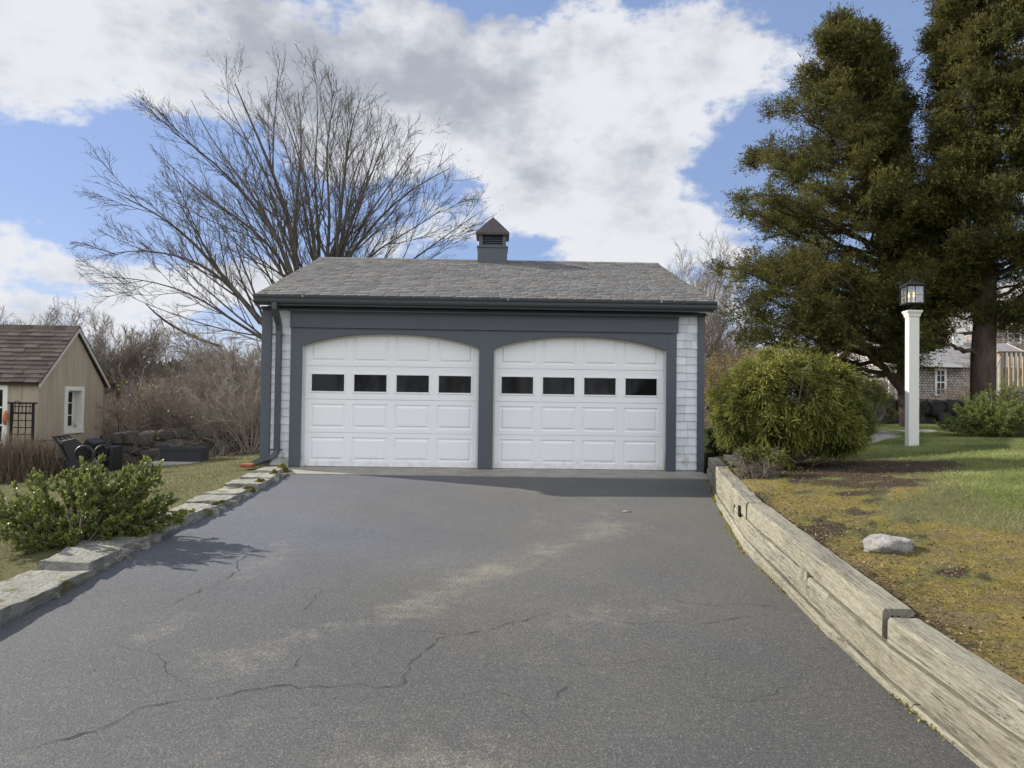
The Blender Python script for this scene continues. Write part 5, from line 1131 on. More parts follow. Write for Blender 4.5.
# gable wall boards with window hole
def board(mb, ya, yb_):
    def ht(y): return sev+(srz-sev)*(1-abs(y-syr)/(syr-sy0))-.03
    for (a, b, lo, hi) in ([(ya, yb_, sz0, None)] if (yb_ <= wy0+.05 or ya >= wy1-.05) else [(ya, yb_, sz0, wz0+.05), (ya, yb_, wz1-.05, None)]):
        g_ = .004; V = [(sx, a+g_, lo), (sx, b-g_, lo), (sx, b-g_, ht(b) if hi is None else hi), (sx, a+g_, ht(a) if hi is None else hi)]; V2 = [(x-.03, y, z) for x, y, z in V]
        mb.add(V+V2, [(0, 1, 2, 3), (7, 6, 5, 4), (0, 4, 5, 1), (1, 5, 6, 2), (2, 6, 7, 3), (3, 7, 4, 0)], random.random())
ed = sorted(set([sy0+.0, wy0+.05, wy1-.05, sy1, syr]+[sy0+.305*k for k in range(1, 8)])); ed = [e_ for e_ in ed if e_ in (sy0, sy1, wy0+.05, wy1-.05, syr) or min(abs(e_-q) for q in (sy0, sy1, wy0+.05, wy1-.05, syr)) > .07]
for a, b in zip(ed[:-1], ed[1:]): board(mb, a, b)
x = sx-.032
while x > swx:
    mb.box(x-.296, x, sy0, sy0+.03, sz0, sev-.05, random.random()); x -= .304
mb.box(swx, swx+.04, sy0+.03, sy1-.04, sz0, sev-.05); mb.box(swx, sx-.035, sy1-.035, sy1, sz0, sev-.05)
mb.build('wall', m_siding, SH)
MB().box(swx+.06, sx-.26, sy0+.06, sy1-.06, sz0, sev-.1).build('wall_lining', m_gap, SH)
mb = MB(); mb.box(sx-.0, sx+.022, sy0-.022, sy0+.075, sz0, sev-.03); mb.box(sx-.08, sx-.001, sy0-.022, sy0-.001, sz0, sev-.03); mb.build('corner_board', m_siding, SH)
o1 = (sy0-.12, sev-.035); o2 = (syr, srz+.02)
shingle_roof(swx-.2, sx+.10, o1[0], o1[1]+.02, o2[0], o2[1], .135, (.22, .34), parent=SH, seed=8, m=m_roof2, hexy=0.05)
shingle_roof(swx-.2, sx+.10, 2*syr-o1[0], o1[1]+.02, o2[0], o2[1], .135, (.22, .34), parent=SH, seed=9, m=m_roof2, hexy=0.05)
MB().extr([(o1[0]+.02, o1[1]), (syr, o2[1]-.02), (2*syr-o1[0]-.02, o1[1]), (2*syr-o1[0]-.02, o1[1]-.03), (syr, o2[1]-.06), (o1[0]+.02, o1[1]-.03)], 0, swx-.18, sx+.075).build('roof_deck', m_roof2, SH)
for s_ in (1, -1):
    ya = o1[0] if s_ > 0 else 2*syr-o1[0]; MB().extr([(ya, o1[1]-.004), (syr, o2[1]-.012), (syr, o2[1]-.10), (ya, o1[1]-.075)], 0, sx+.076, sx+.098).build('rake_board', m_shadewhite, SH)
x = swx-.2; mb = MB()
while x < sx+.1: mb.extr([(syr-.12, srz-.075), (syr, srz+.055), (syr+.12, srz-.075), (syr, srz+.035)], 0, x, min(x+.24, sx+.10), random.random()); x += .245
mb.build('ridge_cap', m_roof2, SH)
# recessed window
mb = MB(); t = .085
for q in ((wy0, wy1, wz0, wz0+t), (wy0, wy1, wz1-t, wz1), (wy0, wy0+t, wz0+t, wz1-t), (wy1-t, wy1, wz0+t, wz1-t)): mb.box(sx-.20, sx+.03, q[0], q[1], q[2], q[3])
mb.box(sx-.18, sx+.045, wy0+.002, wy1-.002, wz0-.03, wz0-.002); wn = mb.build('window', m_white, SH)
mb = MB(); ya, yb_, za, zb_ = wy0+t, wy1-t, wz0+t, wz1-t
for q in ((ya, ya+.035, za, zb_), (yb_-.035, yb_, za, zb_), (ya+.035, yb_-.035, za, za+.035), (ya+.035, yb_-.035, zb_-.035, zb_)): mb.box(sx-.19, sx-.16, *q)
mb.box(sx-.188, sx-.163, (ya+yb_)/2-.01, (ya+yb_)/2+.01, za+.035, zb_-.035)
for k in (1, 2): zz = za+(zb_-za)*k/3; mb.box(sx-.187, sx-.164, ya+.035, (ya+yb_)/2-.01, zz-.01, zz+.01); mb.box(sx-.187, sx-.164, (ya+yb_)/2+.01, yb_-.035, zz-.01, zz+.01)
mb.build('window_sash', m_white, wn); MB().box(sx-.18, sx-.172, ya+.01, yb_-.01, za+.01, zb_-.01).build('window_pane', m_pane, wn)
# glazed door on the front wall
dxr = float(at(8.5, 400, sy0)[0]); dxl = dxr-1.1; dz1 = sev-.07; dz0 = sz0+.12; mb = MB()
for q in ((dxl, dxl+.09, dz0, dz1), (dxr-.09, dxr, dz0, dz1), (dxl+.09, dxr-.09, dz1-.09, dz1), (dxl+.09, dxr-.09, dz0, dz0+.28)): mb.box(q[0], q[1], sy0-.04, sy0-.002, q[2], q[3])
for k in (1, 2, 3): zz = dz0+.28+(dz1-dz0-.37)*k/4; mb.box(dxl+.09, dxr-.09, sy0-.03, sy0-.006, zz-.014, zz+.014)
for k in (1, 2): xx = dxl+.09+(dxr-dxl-.18)*k/3; mb.box(xx-.014, xx+.014, sy0-.031, sy0-.007, dz0+.28, dz1-.09)
dd = mb.build('door', m_white, SH); MB().box(dxl+.08, dxr-.08, sy0-.012, sy0-.008, dz0+.27, dz1-.08).build('door_pane', m_pane, dd)
m_or = simple('orange_fabric', (.50, .17, .06), .8, .2, .25, 20)
px0 = at(5.5, 418, sy0-.06); mb = MB(); mb.tube([(px0[0]-.0, sy0-.055, px0[2]+.14), (px0[0]+.01, sy0-.07, px0[2]+.05), (px0[0]-.01, sy0-.065, px0[2]-.08), (px0[0], sy0-.055, px0[2]-.14)], [.02, .045, .04, .012], 8); o = mb.build('door_hanging', m_or, smooth=True); tag(o, 'small orange ornament hanging on the shed door', 'ornament')

# trellis
def P2w(px, py, Y): return tuple(at(px, py, Y))
ty = 14.55; TL = thing('trellis', 'black garden trellis standing before the shed corner', 'trellis', (px_x(22, ty), ty, float(terrain(px_x(22, ty), ty))))
xa, xb = float(at(11.2, 420, ty)[0]), float(at(33, 420, ty)[0]); zt_ = float(at(22, 404, ty)[2]); zb_ = float(terrain(xa, ty))-.05; mb = MB()
mb.box(xa-.018, xa+.018, ty-.018, ty+.018, zb_, zt_); mb.box(xb-.018, xb+.018, ty-.018, ty+.018, zb_, zt_); mb.build('trellis_post', m_iron, TL)
MB().box(xa-.06, xb+.06, ty-.035, ty+.035, zt_+.001, zt_+.035).build('top_rail', m_iron, TL)
mb = MB()
for k in (1, 2): xx = xa+(xb-xa)*k/3; mb.box(xx-.009, xx+.009, ty-.007, ty+.003, zb_+.25, zt_)
for k in range(9): zz = zt_-.05-k*.135; mb.box(xa+.018, xb-.018, ty-.016, ty-.0075, zz-.009, zz+.009)
zz = zt_-.11
for k in range(1, 6): xx = xa+(xb-xa)*k/6; mb.box(xx-.005, xx+.005, ty+.0035, ty+.009, zz-.06, zt_)
mb.box(xa+.018, xb-.018, ty+.0095, ty+.016, zz-.066, zz-.05); mb.build('lattice', m_iron, TL)
hy = 14.2
def hook(label, px, topy, r, hy):
    x = px_x(px, hy); z0 = float(terrain(x, hy)); zt_ = float(at(px, topy, hy)[2]); pts = [(x-.05, hy, z0-.1), (x, hy, z0+.8), (x+.03, hy, zt_)]+[(x+.03+r-r*math.cos(a), hy, zt_+r*math.sin(a)) for a in np.linspace(.3, PI*1.15, 9)]
    o = MB().tube(pts, .008, 6).build('shepherd_hook', m_iron); tag(o, label, 'plant hook')
hook('thin black shepherd hook bending over beside the trellis', 12.5, 404, .06, hy)
# rusty plant support
rx_, ry_ = px_x(45, 14.3), 14.3; rzb = float(terrain(rx_, ry_)); mb = MB()
for o_ in (-.12, .12): mb.tube([(rx_-.14, ry_+o_, rzb-.05), (rx_-.15, ry_+o_, rzb+.62), (rx_-.1, ry_+o_, rzb+.70), (rx_+.1, ry_+o_, rzb+.70), (rx_+.15, ry_+o_, rzb+.62), (rx_+.14, ry_+o_, rzb-.05)], .009, 6)
for z_ in (.2, .42): 
    for o_ in (-.12, .12): mb.tube([(rx_-.145, ry_+o_, rzb+z_), (rx_+.145, ry_+o_, rzb+z_)], .005, 5)
    for o_ in (-.145, .145): mb.tube([(rx_+o_, ry_-.12, rzb+z_), (rx_+o_, ry_+.12, rzb+z_)], .005, 5)
o = mb.build('plant_support', m_rust); tag(o, 'rusty wire plant hoop standing in front of the shed wall', 'plant support')
# grey storage box
bx0, bx1 = px_x(45, 14.0), px_x(69, 14.0); zg = float(terrain(bx0, 14.0)); m_gbox = simple('grey_resin', (.13, .13, .125), .7, .3, .2, 9)
ztb = float(at(57, 457, 14.0)[2]); SB_ = MB().box(bx0, bx1, 14.0, 14.5, zg-.05, ztb-.03).build('storage_box', m_gbox, bevel=.01); tag(SB_, 'low grey storage box with pale lid behind the black cart', 'box')
l_ = MB().box(bx0-.02, bx1+.02, 13.98, 14.52, ztb-.029, ztb).build('lid', m_slab, SB_, bevel=.006)

# black garden cart, tipped on its nose
cy0 = 13.6; gX = px_x(84, cy0); gZ = float(terrain(gX, cy0)); GC = thing('garden_cart', 'black plastic garden cart tipped up with handle grate raised to the left', 'cart', (gX, cy0, gZ))
def c3(px, py, dy=0.): return at(px, py, cy0+dy)
mb = MB(); out = [(61, 441), (75, 438), (86, 447), (95, 452), (90, 462), (78, 474), (70, 474), (66, 458)]; a = [c3(*p, -.25) for p in out]; b = [c3(*p, .35) for p in out]; n_ = len(out)
mb.add(a+b, [tuple(range(n_)), tuple(range(n_, 2*n_))[::-1]]+[(i, (i+1) % n_, (i+1) % n_+n_, i+n_) for i in range(n_)]); mb.build('tub', m_black, GC, bevel=.02)
mb = MB(); hA = [c3(54, 436.5, -.25), c3(54, 436.5, .25)]; hB = [c3(74, 447, -.25), c3(74, 447, .25)]
hA = [c3(53.5, 437, -.2), c3(67, 435.5, .2)]; hB = [c3(60, 445, -.25), c3(78, 441, .25)]
for t in (0, .33, .66, 1.): 
    p = hA[0]*(1-t)+hA[1]*t; q = hB[0]*(1-t)+hB[1]*t; mb.bar(p, q, .05, .025)
mb.bar(hA[0], hA[1], .05, .03); mb.bar(hB[0], hB[1], .06, .03); mb.bar(hB[0], c3(68, 462, -.25), .05, .03); mb.build('handle', m_black, GC)
def wheel(c, r, w, P, tilt=0.):
    AX = Matrix.Rotation(tilt, 3, 'Z') @ Matrix.Rotation(PI/2, 3, 'X'); mb = MB(); n = 22; V = []; pr = [(r*.80, -w/2), (r*.95, -w/2), (r, -w*.3), (r, w*.3), (r*.95, w/2), (r*.80, w/2)]
    for a, z in pr:
        for k in range(n): V.append(AX @ Vector((a*math.cos(2*PI*k/n), a*math.sin(2*PI*k/n), z))+Vector(c))
    Fc = [(i*n+k, i*n+(k+1) % n, ((i+1) % 6)*n+(k+1) % n, ((i+1) % 6)*n+k) for i in range(6) for k in range(n)]; mb.add(V, Fc); wo = mb.build('wheel', m_black, P, smooth=False)
    mb = MB()
    for k in range(8): an = 2*PI*k/8; mb.bar(Vector(c), Vector(c)+AX @ Vector((r*.81*math.cos(an), r*.81*math.sin(an), 0)), .018, .03)
    mb.lathe([(.035, -w*.6), (.035, w*.6)], c, 12, axis=AX); mb.build('spokes', m_iron, wo)
wheel(c3(84.5, 454.5, -.33), .17, .06, GC, .15); wheel(c3(103.5, 453, .30), .16, .06, GC, .5)
MB().tube([c3(84.5, 454.5, -.30), c3(94, 453, 0), c3(103.5, 453, .28)], .014, 8).build('axle', m_iron, GC)
# folded black chair / barrow body behind
mb = MB(); mb.box(*sorted((px_x(88, 14.3), px_x(99, 14.3))), 14.1, 14.5, float(at(95, 458, 14.3)[2]), float(at(95, 440, 14.3)[2]), R=Matrix.Rotation(.5, 3, 'Y'), c=at(94, 448, 14.3)); mb.box(*sorted((px_x(110, 14.3), px_x(119, 14.3))), 14.05, 14.5, float(terrain(px_x(112, 14.3), 14.3)), float(at(115, 446, 14.3)[2])); o = mb.build('planter_bin', m_black, bevel=.025); tag(o, 'black plastic bins standing behind the tipped cart wheels', 'bin')
# planter box
py_ = 14.5; xa, xb = px_x(160.5, py_), px_x(203, py_); zb_ = float(terrain((xa+xb)/2, py_))-.01; zt_ = zb_+.33; mb = MB()
mb.add([(xa+.03, py_+.02, zb_), (xb-.03, py_+.02, zb_), (xb-.03, py_+.38, zb_), (xa+.03, py_+.38, zb_), (xa, py_, zt_), (xb, py_, zt_), (xb, py_+.40, zt_), (xa, py_+.40, zt_), (xa+.03, py_+.03, zt_), (xb-.03, py_+.03, zt_), (xb-.03, py_+.37, zt_), (xa+.03, py_+.37, zt_), (xa+.04, py_+.04, zt_-.05), (xb-.04, py_+.04, zt_-.05), (xb-.04, py_+.36, zt_-.05), (xa+.04, py_+.36, zt_-.05)],
  [(0, 1, 5, 4), (1, 2, 6, 5), (2, 3, 7, 6), (3, 0, 4, 7), (3, 2, 1, 0), (4, 5, 9, 8), (5, 6, 10, 9), (6, 7, 11, 10), (7, 4, 8, 11), (8, 9, 13, 12), (9, 10, 14, 13), (10, 11, 15, 14), (11, 8, 12, 15), (12, 13, 14, 15)])
PB = mb.build('planter_box', m_planter, bevel=.006); tag(PB, 'long dark rectangular planter box on the left lawn', 'planter'); 
MB().box(xa-.008, xb+.008, py_-.010, py_+.002, zt_-.055, zt_+.004).build('rim', m_planter, PB)
mb = MB(); xa, xb = px_x(148, 14.3), px_x(236, 14.3)
V, Fc = stone(((xa+xb)/2, 14.42, float(terrain((xa+xb)/2, 14.42))-.015), (xb-xa, .5, .06), 801, n=14, sq=.06, rough=.03, flat=.3); o = mesh('stone_slab', V, Fc, m_slab, smooth=True); tag(o, 'long pale flat slab under the planter box', 'slab')

# ------------------------------------------------------------------ houses at the right
def _cs():
    M = Mt('weathered_cedar_shingles', .9, .15); br = M.node('ShaderNodeTexBrick'); sp = M.node('ShaderNodeSeparateXYZ'); M.L(M.obj, sp.inputs[0]); cb = M.node('ShaderNodeCombineXYZ'); M.L(M.math('ADD', sp.outputs[0], sp.outputs[1]), cb.inputs[0]); M.L(sp.outputs[2], cb.inputs[1]); M.L(cb.outputs[0], br.inputs['Vector'])
    br.inputs['Scale'].default_value = 1.; br.inputs['Brick Width'].default_value = .15; br.inputs['Row Height'].default_value = .12; br.inputs['Mortar Size'].default_value = .012; br.inputs['Color1'].default_value = (.28, .26, .235, 1); br.inputs['Color2'].default_value = (.50, .475, .44, 1); br.inputs['Mortar'].default_value = (.04, .035, .03, 1)
    M.base(M.mix(M.ramp(M.noise(2, 5, .7), .4, .7), br.outputs['Color'], M.mix(1., br.outputs['Color'], (.75, .72, .7), 'MULTIPLY'))); M.bump(br.outputs['Fac'], .5, -.01); return M.m
m_cs = _cs(); m_groof = simple('pale_grey_roof', (.24, .23, .225), .9, .2, .25, 5)
def house(label, x0, x1, y0, y1, zb, hw, hr, wins, m_w, door=None, chim=None, ridge='x', gwin=None):
    H_ = thing('house', label, 'house', ((x0+x1)/2, (y0+y1)/2, zb)); mb = MB(); mb.box(x0, x1, y0, y0+.15, zb-.5, zb+hw); mb.box(x0, x1, y1-.15, y1, zb-.5, zb+hw); mb.box(x0, x0+.15, y0+.15, y1-.15, zb-.5, zb+hw); mb.box(x1-.15, x1, y0+.15, y1-.15, zb-.5, zb+hw)
    ym, xm = (y0+y1)/2, (x0+x1)/2; o = .3
    if ridge == 'x':
        for x in (x0, x1-.15): mb.extr([(y0, zb+hw), (y1, zb+hw), (ym, zb+hr-.08)], 0, x, x+.15)
        mb.build('wall', m_w, H_); s = (hr-hw)/(ym-y0); e = zb+hw-o*s
        rf = MB().extr([(y0-o, e), (ym, zb+hr), (y1+o, e), (y1+o, e+.12), (ym, zb+hr+.14), (y0-o, e+.12)], 0, x0-.25, x1+.25).build('roof', m_groof, H_)
        MB().box(x0-.25, x1+.25, y0-o-.14, y0-o-.005, e-.02, e+.11).build('gutter', m_white, H_)
        for x in (x0-.31, x1+.255): MB().extr([(y0-o, e-.1), (ym, zb+hr-.1), (y1+o, e-.1), (y1+o, e+.13), (ym, zb+hr+.15), (y0-o, e+.13)], 0, x, x+.05).build('rake_board', m_white, H_)
    else:
        for y in (y0, y1-.15): mb.extr([(x0, zb+hw), (x1, zb+hw), (xm, zb+hr-.08)], 1, y, y+.15)
        mb.build('wall', m_w, H_); s = (hr-hw)/(xm-x0); e = zb+hw-o*s
        MB().extr([(x0-o, e), (xm, zb+hr), (x1+o, e), (x1+o, e+.12), (xm, zb+hr+.14), (x0-o, e+.12)], 1, y0-.25, y1+.25).build('roof', m_groof, H_)
        for y in (y0-.31, y1+.255): MB().extr([(x0-o, e-.16), (xm, zb+hr-.16), (x1+o, e-.16), (x1+o, e+.13), (xm, zb+hr+.15), (x0-o, e+.13)], 1, y, y+.05).build('rake_board', m_white, H_)
    for x in (x0-.012, x1-.14): MB().box(x, x+.15, y0-.03, y0-.003, zb-.5, zb+hw).build('corner_board', m_white, H_)
    for (a, b, c, d) in wins:
        mb = MB(); t = .10
        for q in ((a, b, c, c+t), (a, b, d-t, d), (a, a+t, c+t, d-t), (b-t, b, c+t, d-t)): mb.box(q[0], q[1], y0-.05, y0-.004, q[2], q[3])
        mb.box(a+t, b-t, y0-.045, y0-.006, (c+d)/2-.03, (c+d)/2+.03); mb.box((a+b)/2-.015, (a+b)/2+.015, y0-.04, y0-.008, c+t, (c+d)/2-.03); mb.box((a+b)/2-.015, (a+b)/2+.015, y0-.04, y0-.008, (c+d)/2+.03, d-t)
        for f_ in (.25, .75): zz = c+(d-c)*f_; mb.box(a+t, (a+b)/2-.015, y0-.04, y0-.008, zz-.012, zz+.012); mb.box((a+b)/2+.015, b-t, y0-.04, y0-.008, zz-.012, zz+.012)
        w_ = mb.build('window', m_white, H_); MB().box(a+.05, b-.05, y0-.02, y0-.012, c+.05, d-.05).build('window_pane', m_pane, w_)
    if chim: MB().box(chim[0], chim[0]+chim[1], ym-.4, ym+.3, zb+hr-.6, zb+hr+chim[2]).build('chimney', m_white, rf)
    return H_
hx0 = float(at(886, 380, 34)[0]); hzb = float(at(900, 404, 34)[2]); hw = float(at(900, 364, 34)[2])-hzb
wa, wb = at(934.5, 396, 34), at(946, 368.5, 34); wc, wd = at(897, 394, 34), at(901.5, 370, 34)
CH = house('weathered shingle cottage with white windows seen between lamp post and cedar trunk', hx0, hx0+7.5, 34, 40, hzb, hw, hw+1.15, [(wa[0], wb[0], wa[2], wb[2]), (wc[0]-.15, wc[0]+.55, wc[2], wd[2])], m_cs, chim=(float(at(949, 340, 37)[0]), .5, .55))
mb = MB(); mb.tube([(hx0-.1, 33.65, hzb+hw-.1), (hx0+.12, 33.9, hzb+hw-.3), (hx0+.12, 33.9, hzb+.5), (hx0+.6, 33.85, hzb+.15), (hx0+1.2, 33.8, hzb-.1)], .07, 6); mb.build('downspout', m_white, CH)
h2 = float(at(985, 330, 46)[0]); z2 = float(at(985, 326, 46)[2])-.8
house('tall grey house with white rake boards high at the right edge', h2, h2+8, 46, 53, .8, z2, z2+3.4, [(h2+1.4, h2+2.3, z2-.3, z2+1.)], m_cs, ridge='y')
# birdhouse on a pole
bxp = px_x(874, 21.); bzp = float(at(874, 380, 21)[2]); BH = thing('birdhouse', 'tiny white birdhouse on a thin pole beyond the globe shrub', 'birdhouse', (bxp, 21., float(terrain(bxp, 21.))))
MB().extr([(bxp-.07, bzp), (bxp+.07, bzp), (bxp+.07, bzp+.14), (bxp, bzp+.22), (bxp-.07, bzp+.14)], 1, 20.93, 21.07).build('nest_box', m_white, BH)
mb = MB(); mb.bar((bxp-.10, 21, bzp+.125), (bxp+.0, 21, bzp+.235), .2, .012, up=(0, 0, 1)); mb.bar((bxp+.10, 21, bzp+.125), (bxp, 21, bzp+.235), .2, .012, up=(0, 0, 1)); mb.build('birdhouse_roof', m_white, BH)
MB().tube([(bxp, 21, float(terrain(bxp, 21))-.1), (bxp, 21, bzp-.002)], .018, 6).build('pole', m_iron, BH)
# deck
dy_ = 21.; dX0 = float(at(999.5, 370, dy_)[0]); dzt = float(at(1003, 351, dy_)[2]); dzf = float(at(1003, 386, dy_)[2]); gz_ = float(terrain(dX0, dy_))
DK = thing('wooden_deck', 'raised pale wooden deck with baluster railing at the right edge', 'deck', (dX0+2, dy_+1, gz_))
MB().box(dX0-.05, dX0+5, dy_-.08, dy_+1.0, dzf-.16, dzf).build('deck_floor', m_deck, DK)
for k in range(4): MB().box(dX0+k*1.5, dX0+k*1.5+.11, dy_, dy_+.11, dzf+.001, dzt-.04).build('railing_post', m_deck, DK); MB().box(dX0+k*1.5, dX0+k*1.5+.12, dy_, dy_+.12, gz_-.1, dzf-.162).build('deck_leg', m_deck, DK)
MB().box(dX0-.06, dX0+5, dy_-.03, dy_+.14, dzt-.038, dzt).build('handrail', m_deck, DK)
for k in range(34):
    x = dX0+.17+k*.135
    if abs((x-dX0+.02) % 1.5) > .14 and x < dX0+4.9: MB().box(x, x+.045, dy_+.03, dy_+.075, dzf+.001, dzt-.04).build('baluster', m_deck, DK)
sp0 = at(1001, 367, dy_-.1); sp1 = at(975, 383, dy_-1.2); mb = MB(); m_gal = simple('grey_metal', (.25, .26, .28), .4, .5, .1, 9)
sp2 = at(989, 378, dy_-.6); e0 = np.array([dX0-.03, dy_-.1, dzt-.18]); e1 = e0+np.array([-.75, -.75, -.62]); ST = thing('stair_rail', 'slanting grey metal handrail leading down from the deck', 'railing', (e1[0], e1[1], float(terrain(e1[0], e1[1]))))
mb.tube([e0, e1], .02, 8); mb.build('handrail', m_gal, ST)
for t in (.05, .5, .97): q = e0*(1-t)+e1*t; MB().tube([q, (q[0], q[1], float(terrain(q[0], q[1]))-.1)], .016, 6).build('rail_post', m_gal, ST)

# ------------------------------------------------------------------ sun and sky
to_sun = Vector((-4.44, 2.05, 2.68)).normalized(); el = math.asin(to_sun.z)
sl = bpy.data.lights.new('sun', 'SUN'); sl.energy = 5.; sl.angle = math.radians(.6); sl.color = (1, .94, .85); so = bpy.data.objects.new('sun', sl); link(so); so.rotation_euler = to_sun.to_track_quat('Z', 'Y').to_euler()
w = bpy.data.worlds.new('World'); S.world = w; w.use_nodes = True; nt = w.node_tree; N = nt.nodes; bg = N['Background']
sky = N.new('ShaderNodeTexSky'); sky.sky_type = 'NISHITA'; sky.sun_disc = False; sky.sun_elevation = el; sky.sun_rotation = math.atan2(to_sun.x, to_sun.y); sky.air_density = 1.; sky.dust_density = .2; sky.ozone_density = 1.6
def M2(op, a, b=0., c=None):
    n = N.new('ShaderNodeMath'); n.operation = op
    for i, v in enumerate((a, b) if c is None else (a, b, c)):
        if hasattr(v, 'node'): nt.links.new(v, n.inputs[i])
        else: n.inputs[i].default_value = v
    return n.outputs[0]
def mr(v, a, b, c=0., d=1.):
    n = N.new('ShaderNodeMapRange'); n.interpolation_type = 'SMOOTHSTEP'; nt.links.new(v, n.inputs['Value']); n.inputs['From Min'].default_value = a; n.inputs['From Max'].default_value = b; n.inputs['To Min'].default_value = c; n.inputs['To Max'].default_value = d; return n.outputs['Result']
tc = N.new('ShaderNodeTexCoord'); sp = N.new('ShaderNodeSeparateXYZ'); nt.links.new(tc.outputs['Generated'], sp.inputs[0]); X_, Y_, Z_ = sp.outputs
AZ = M2('ARCTAN2', X_, Y_); EL = M2('ARCSINE', Z_)
def wnoise(vec, sc, det, ro, dist=0.):
    n = N.new('ShaderNodeTexNoise'); nt.links.new(vec, n.inputs['Vector']); n.inputs['Scale'].default_value = sc; n.inputs['Detail'].default_value = det; n.inputs['Roughness'].default_value = ro; n.inputs['Distortion'].default_value = dist; return n.outputs['Fac']
den = M2('ADD', M2('MAXIMUM', Z_, 0.), .22); cb = N.new('ShaderNodeCombineXYZ'); nt.links.new(M2('DIVIDE', X_, den), cb.inputs[0]); nt.links.new(M2('DIVIDE', Y_, den), cb.inputs[1]); nt.links.new(M2('MULTIPLY', Z_, 4.), cb.inputs[2])
n1 = wnoise(cb.outputs[0], 2.1, 8, .56, 0.); cang = N.new('ShaderNodeCombineXYZ'); nt.links.new(AZ, cang.inputs[0]); nt.links.new(M2('MULTIPLY', EL, 1.5), cang.inputs[1]); n2 = wnoise(cang.outputs[0], 7.5, 9, .62, 0.)
# where the clouds stand: (px, py of the heading), widths in degrees, weight
blobs = [(300, 60, 19, 6.5, .38), (60, 45, 9, 5, .30), (500, 70, 13, 7, .40), (660, 55, 8, 5.5, .40), (715, 130, 7, 6, .34), (620, 215, 9, 4.5, .50), (570, 170, 7, 5, .25), (575, -5, 9, 2.2, -.35), (470, 160, 2.5, 2, -.3), (745, 175, 3, 2, -.3), (700, 240, 6, 2.5, .3), (395, 155, 6, 2.2, .30), (50, 262, 8, 2.6, .55), (180, 300, 12, 2.2, .30), (60, 118, 5, 2.2, .22), (120, 80, 7, 3, .3), (420, 235, 6, 2., .2),
         (50, 180, 9, 4.5, -.6), (250, 212, 12, 3.2, -.5), (110, 125, 5, 2, -.15), (890, 90, 12, 14, -.34), (200, 205, 9, 3.5, -.25), (690, 190, 4, 2.4, -.6), (525, 245, 2.4, 1.6, -.55), (800, 40, 7, 7, -.2), (640, 3, 12, 1.2, -.2), (90, 150, 8, 3, -.3), (470, 200, 3, 3, -.1)]
acc = None
for px, py, wa_, wb_, k in blobs:
    d = ray(px, py); d = d/np.linalg.norm(d); a0, e0_ = math.atan2(d[0], d[1]), math.asin(d[2])
    q = M2('ADD', M2('POWER', M2('DIVIDE', M2('SUBTRACT', AZ, a0), math.radians(wa_)), 2.), M2('POWER', M2('DIVIDE', M2('SUBTRACT', EL, e0_), math.radians(wb_)), 2.))
    g_ = M2('MULTIPLY', M2('EXPONENT', M2('MULTIPLY', q, -1.)), k); acc = g_ if acc is None else M2('ADD', acc, g_)
dens = M2('ADD', M2('ADD', M2('MULTIPLY', M2('SUBTRACT', n1, .5), 1.5), M2('MULTIPLY', M2('SUBTRACT', n2, .5), 2.6)), M2('ADD', acc, .02))
cov = mr(dens, -.06, .34); thick = mr(dens, .25, .95)
n3 = wnoise(cang.outputs[0], 6.5, 8, .60, 0.); acc2 = None
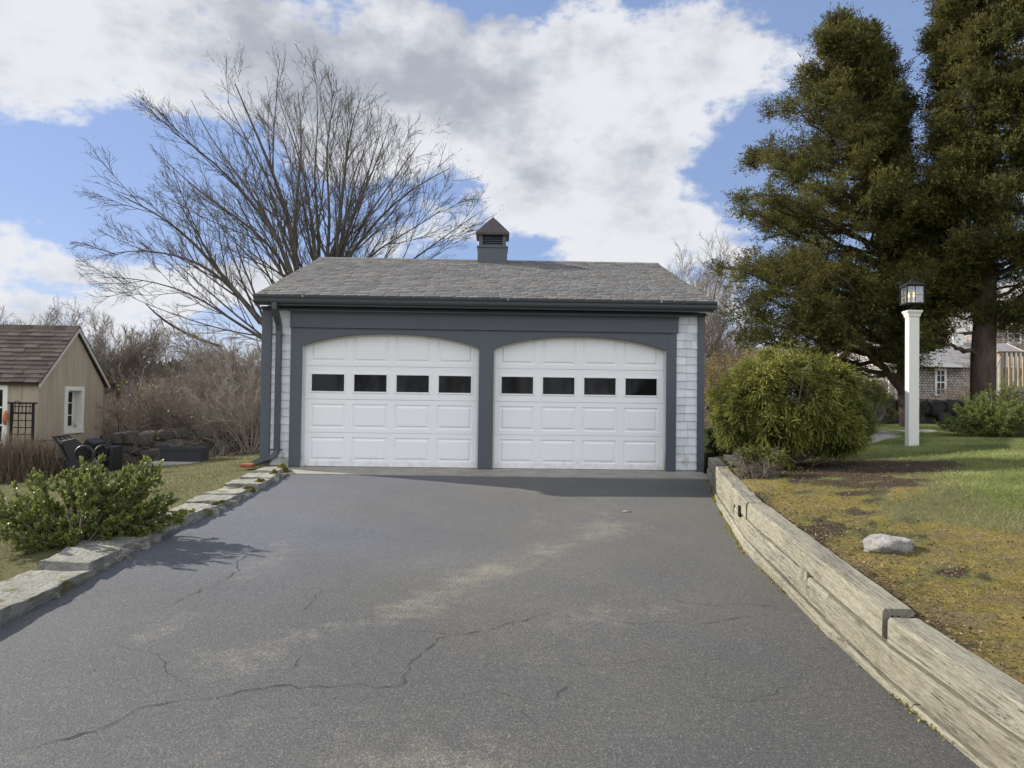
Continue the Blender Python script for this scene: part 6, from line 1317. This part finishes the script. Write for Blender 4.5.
for px, py, wa_, wb_, k in [(310, 55, 13, 4.5, .30), (480, 75, 7, 4, .12), (620, 40, 6, 3, -.08), (640, 110, 8, 5, -.26), (730, 130, 5, 4, -.2), (600, 235, 10, 3.5, -.35), (60, 60, 8, 5, -.30), (60, 255, 9, 2.5, -.2), (20, 268, 5, 1.2, .2), (395, 155, 6, 2.5, -.2), (200, 300, 12, 3, -.25), (590, 175, 5, 3, .12)]:
    d = ray(px, py); d = d/np.linalg.norm(d); a0, e0_ = math.atan2(d[0], d[1]), math.asin(d[2])
    q = M2('ADD', M2('POWER', M2('DIVIDE', M2('SUBTRACT', AZ, a0), math.radians(wa_)), 2.), M2('POWER', M2('DIVIDE', M2('SUBTRACT', EL, e0_), math.radians(wb_)), 2.))
    g_ = M2('MULTIPLY', M2('EXPONENT', M2('MULTIPLY', q, -1.)), k); acc2 = g_ if acc2 is None else M2('ADD', acc2, g_)
shade = mr(M2('ADD', M2('ADD', M2('MULTIPLY', thick, .15), acc2), M2('ADD', .5, M2('MULTIPLY', M2('SUBTRACT', n3, .5), 2.0))), .25, 1.0)
back = mr(Y_, .15, -.35)      # bright cloud added behind the camera to fill the shaded garage front
def col(c): n = N.new('ShaderNodeRGB'); n.outputs[0].default_value = (*c, 1); return n.outputs[0]
def mixc(f, a, b, blend='MIX'):
    n = N.new('ShaderNodeMix'); n.data_type = 'RGBA'; n.blend_type = blend
    for s_, v in ((n.inputs[0], f), (n.inputs[6], a), (n.inputs[7], b)):
        if hasattr(v, 'node'): nt.links.new(v, s_)
        else: s_.default_value = v if not isinstance(v, tuple) else (*v, 1)
    return n.outputs[2]
STR = .10
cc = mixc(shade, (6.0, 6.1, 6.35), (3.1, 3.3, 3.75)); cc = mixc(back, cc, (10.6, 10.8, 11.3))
sk = mixc(.72, mixc(1., sky.outputs[0], (1.3, 1.2, 1.4), 'MULTIPLY'), (1.9, 2.7, 4.5))
hz_ = mr(EL, 0., .13, .55, 0.); sk = mixc(hz_, sk, (5.6, 6.0, 6.7))
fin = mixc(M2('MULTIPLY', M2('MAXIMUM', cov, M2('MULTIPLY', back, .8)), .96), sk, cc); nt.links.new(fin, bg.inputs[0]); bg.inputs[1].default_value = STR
S.view_settings.view_transform = 'Standard'; S.view_settings.look = 'None'; S.view_settings.gamma = 1; S.view_settings.exposure = .48
S.cycles.use_denoising = True; S.cycles.max_bounces = 6; S.cycles.transparent_max_bounces = 12; S.cycles.use_adaptive_sampling = True; S.cycles.adaptive_threshold = .01
#@@DBG
for k_ in list(bpy.data.objects):
    if '_b' in k_: del k_['_b']
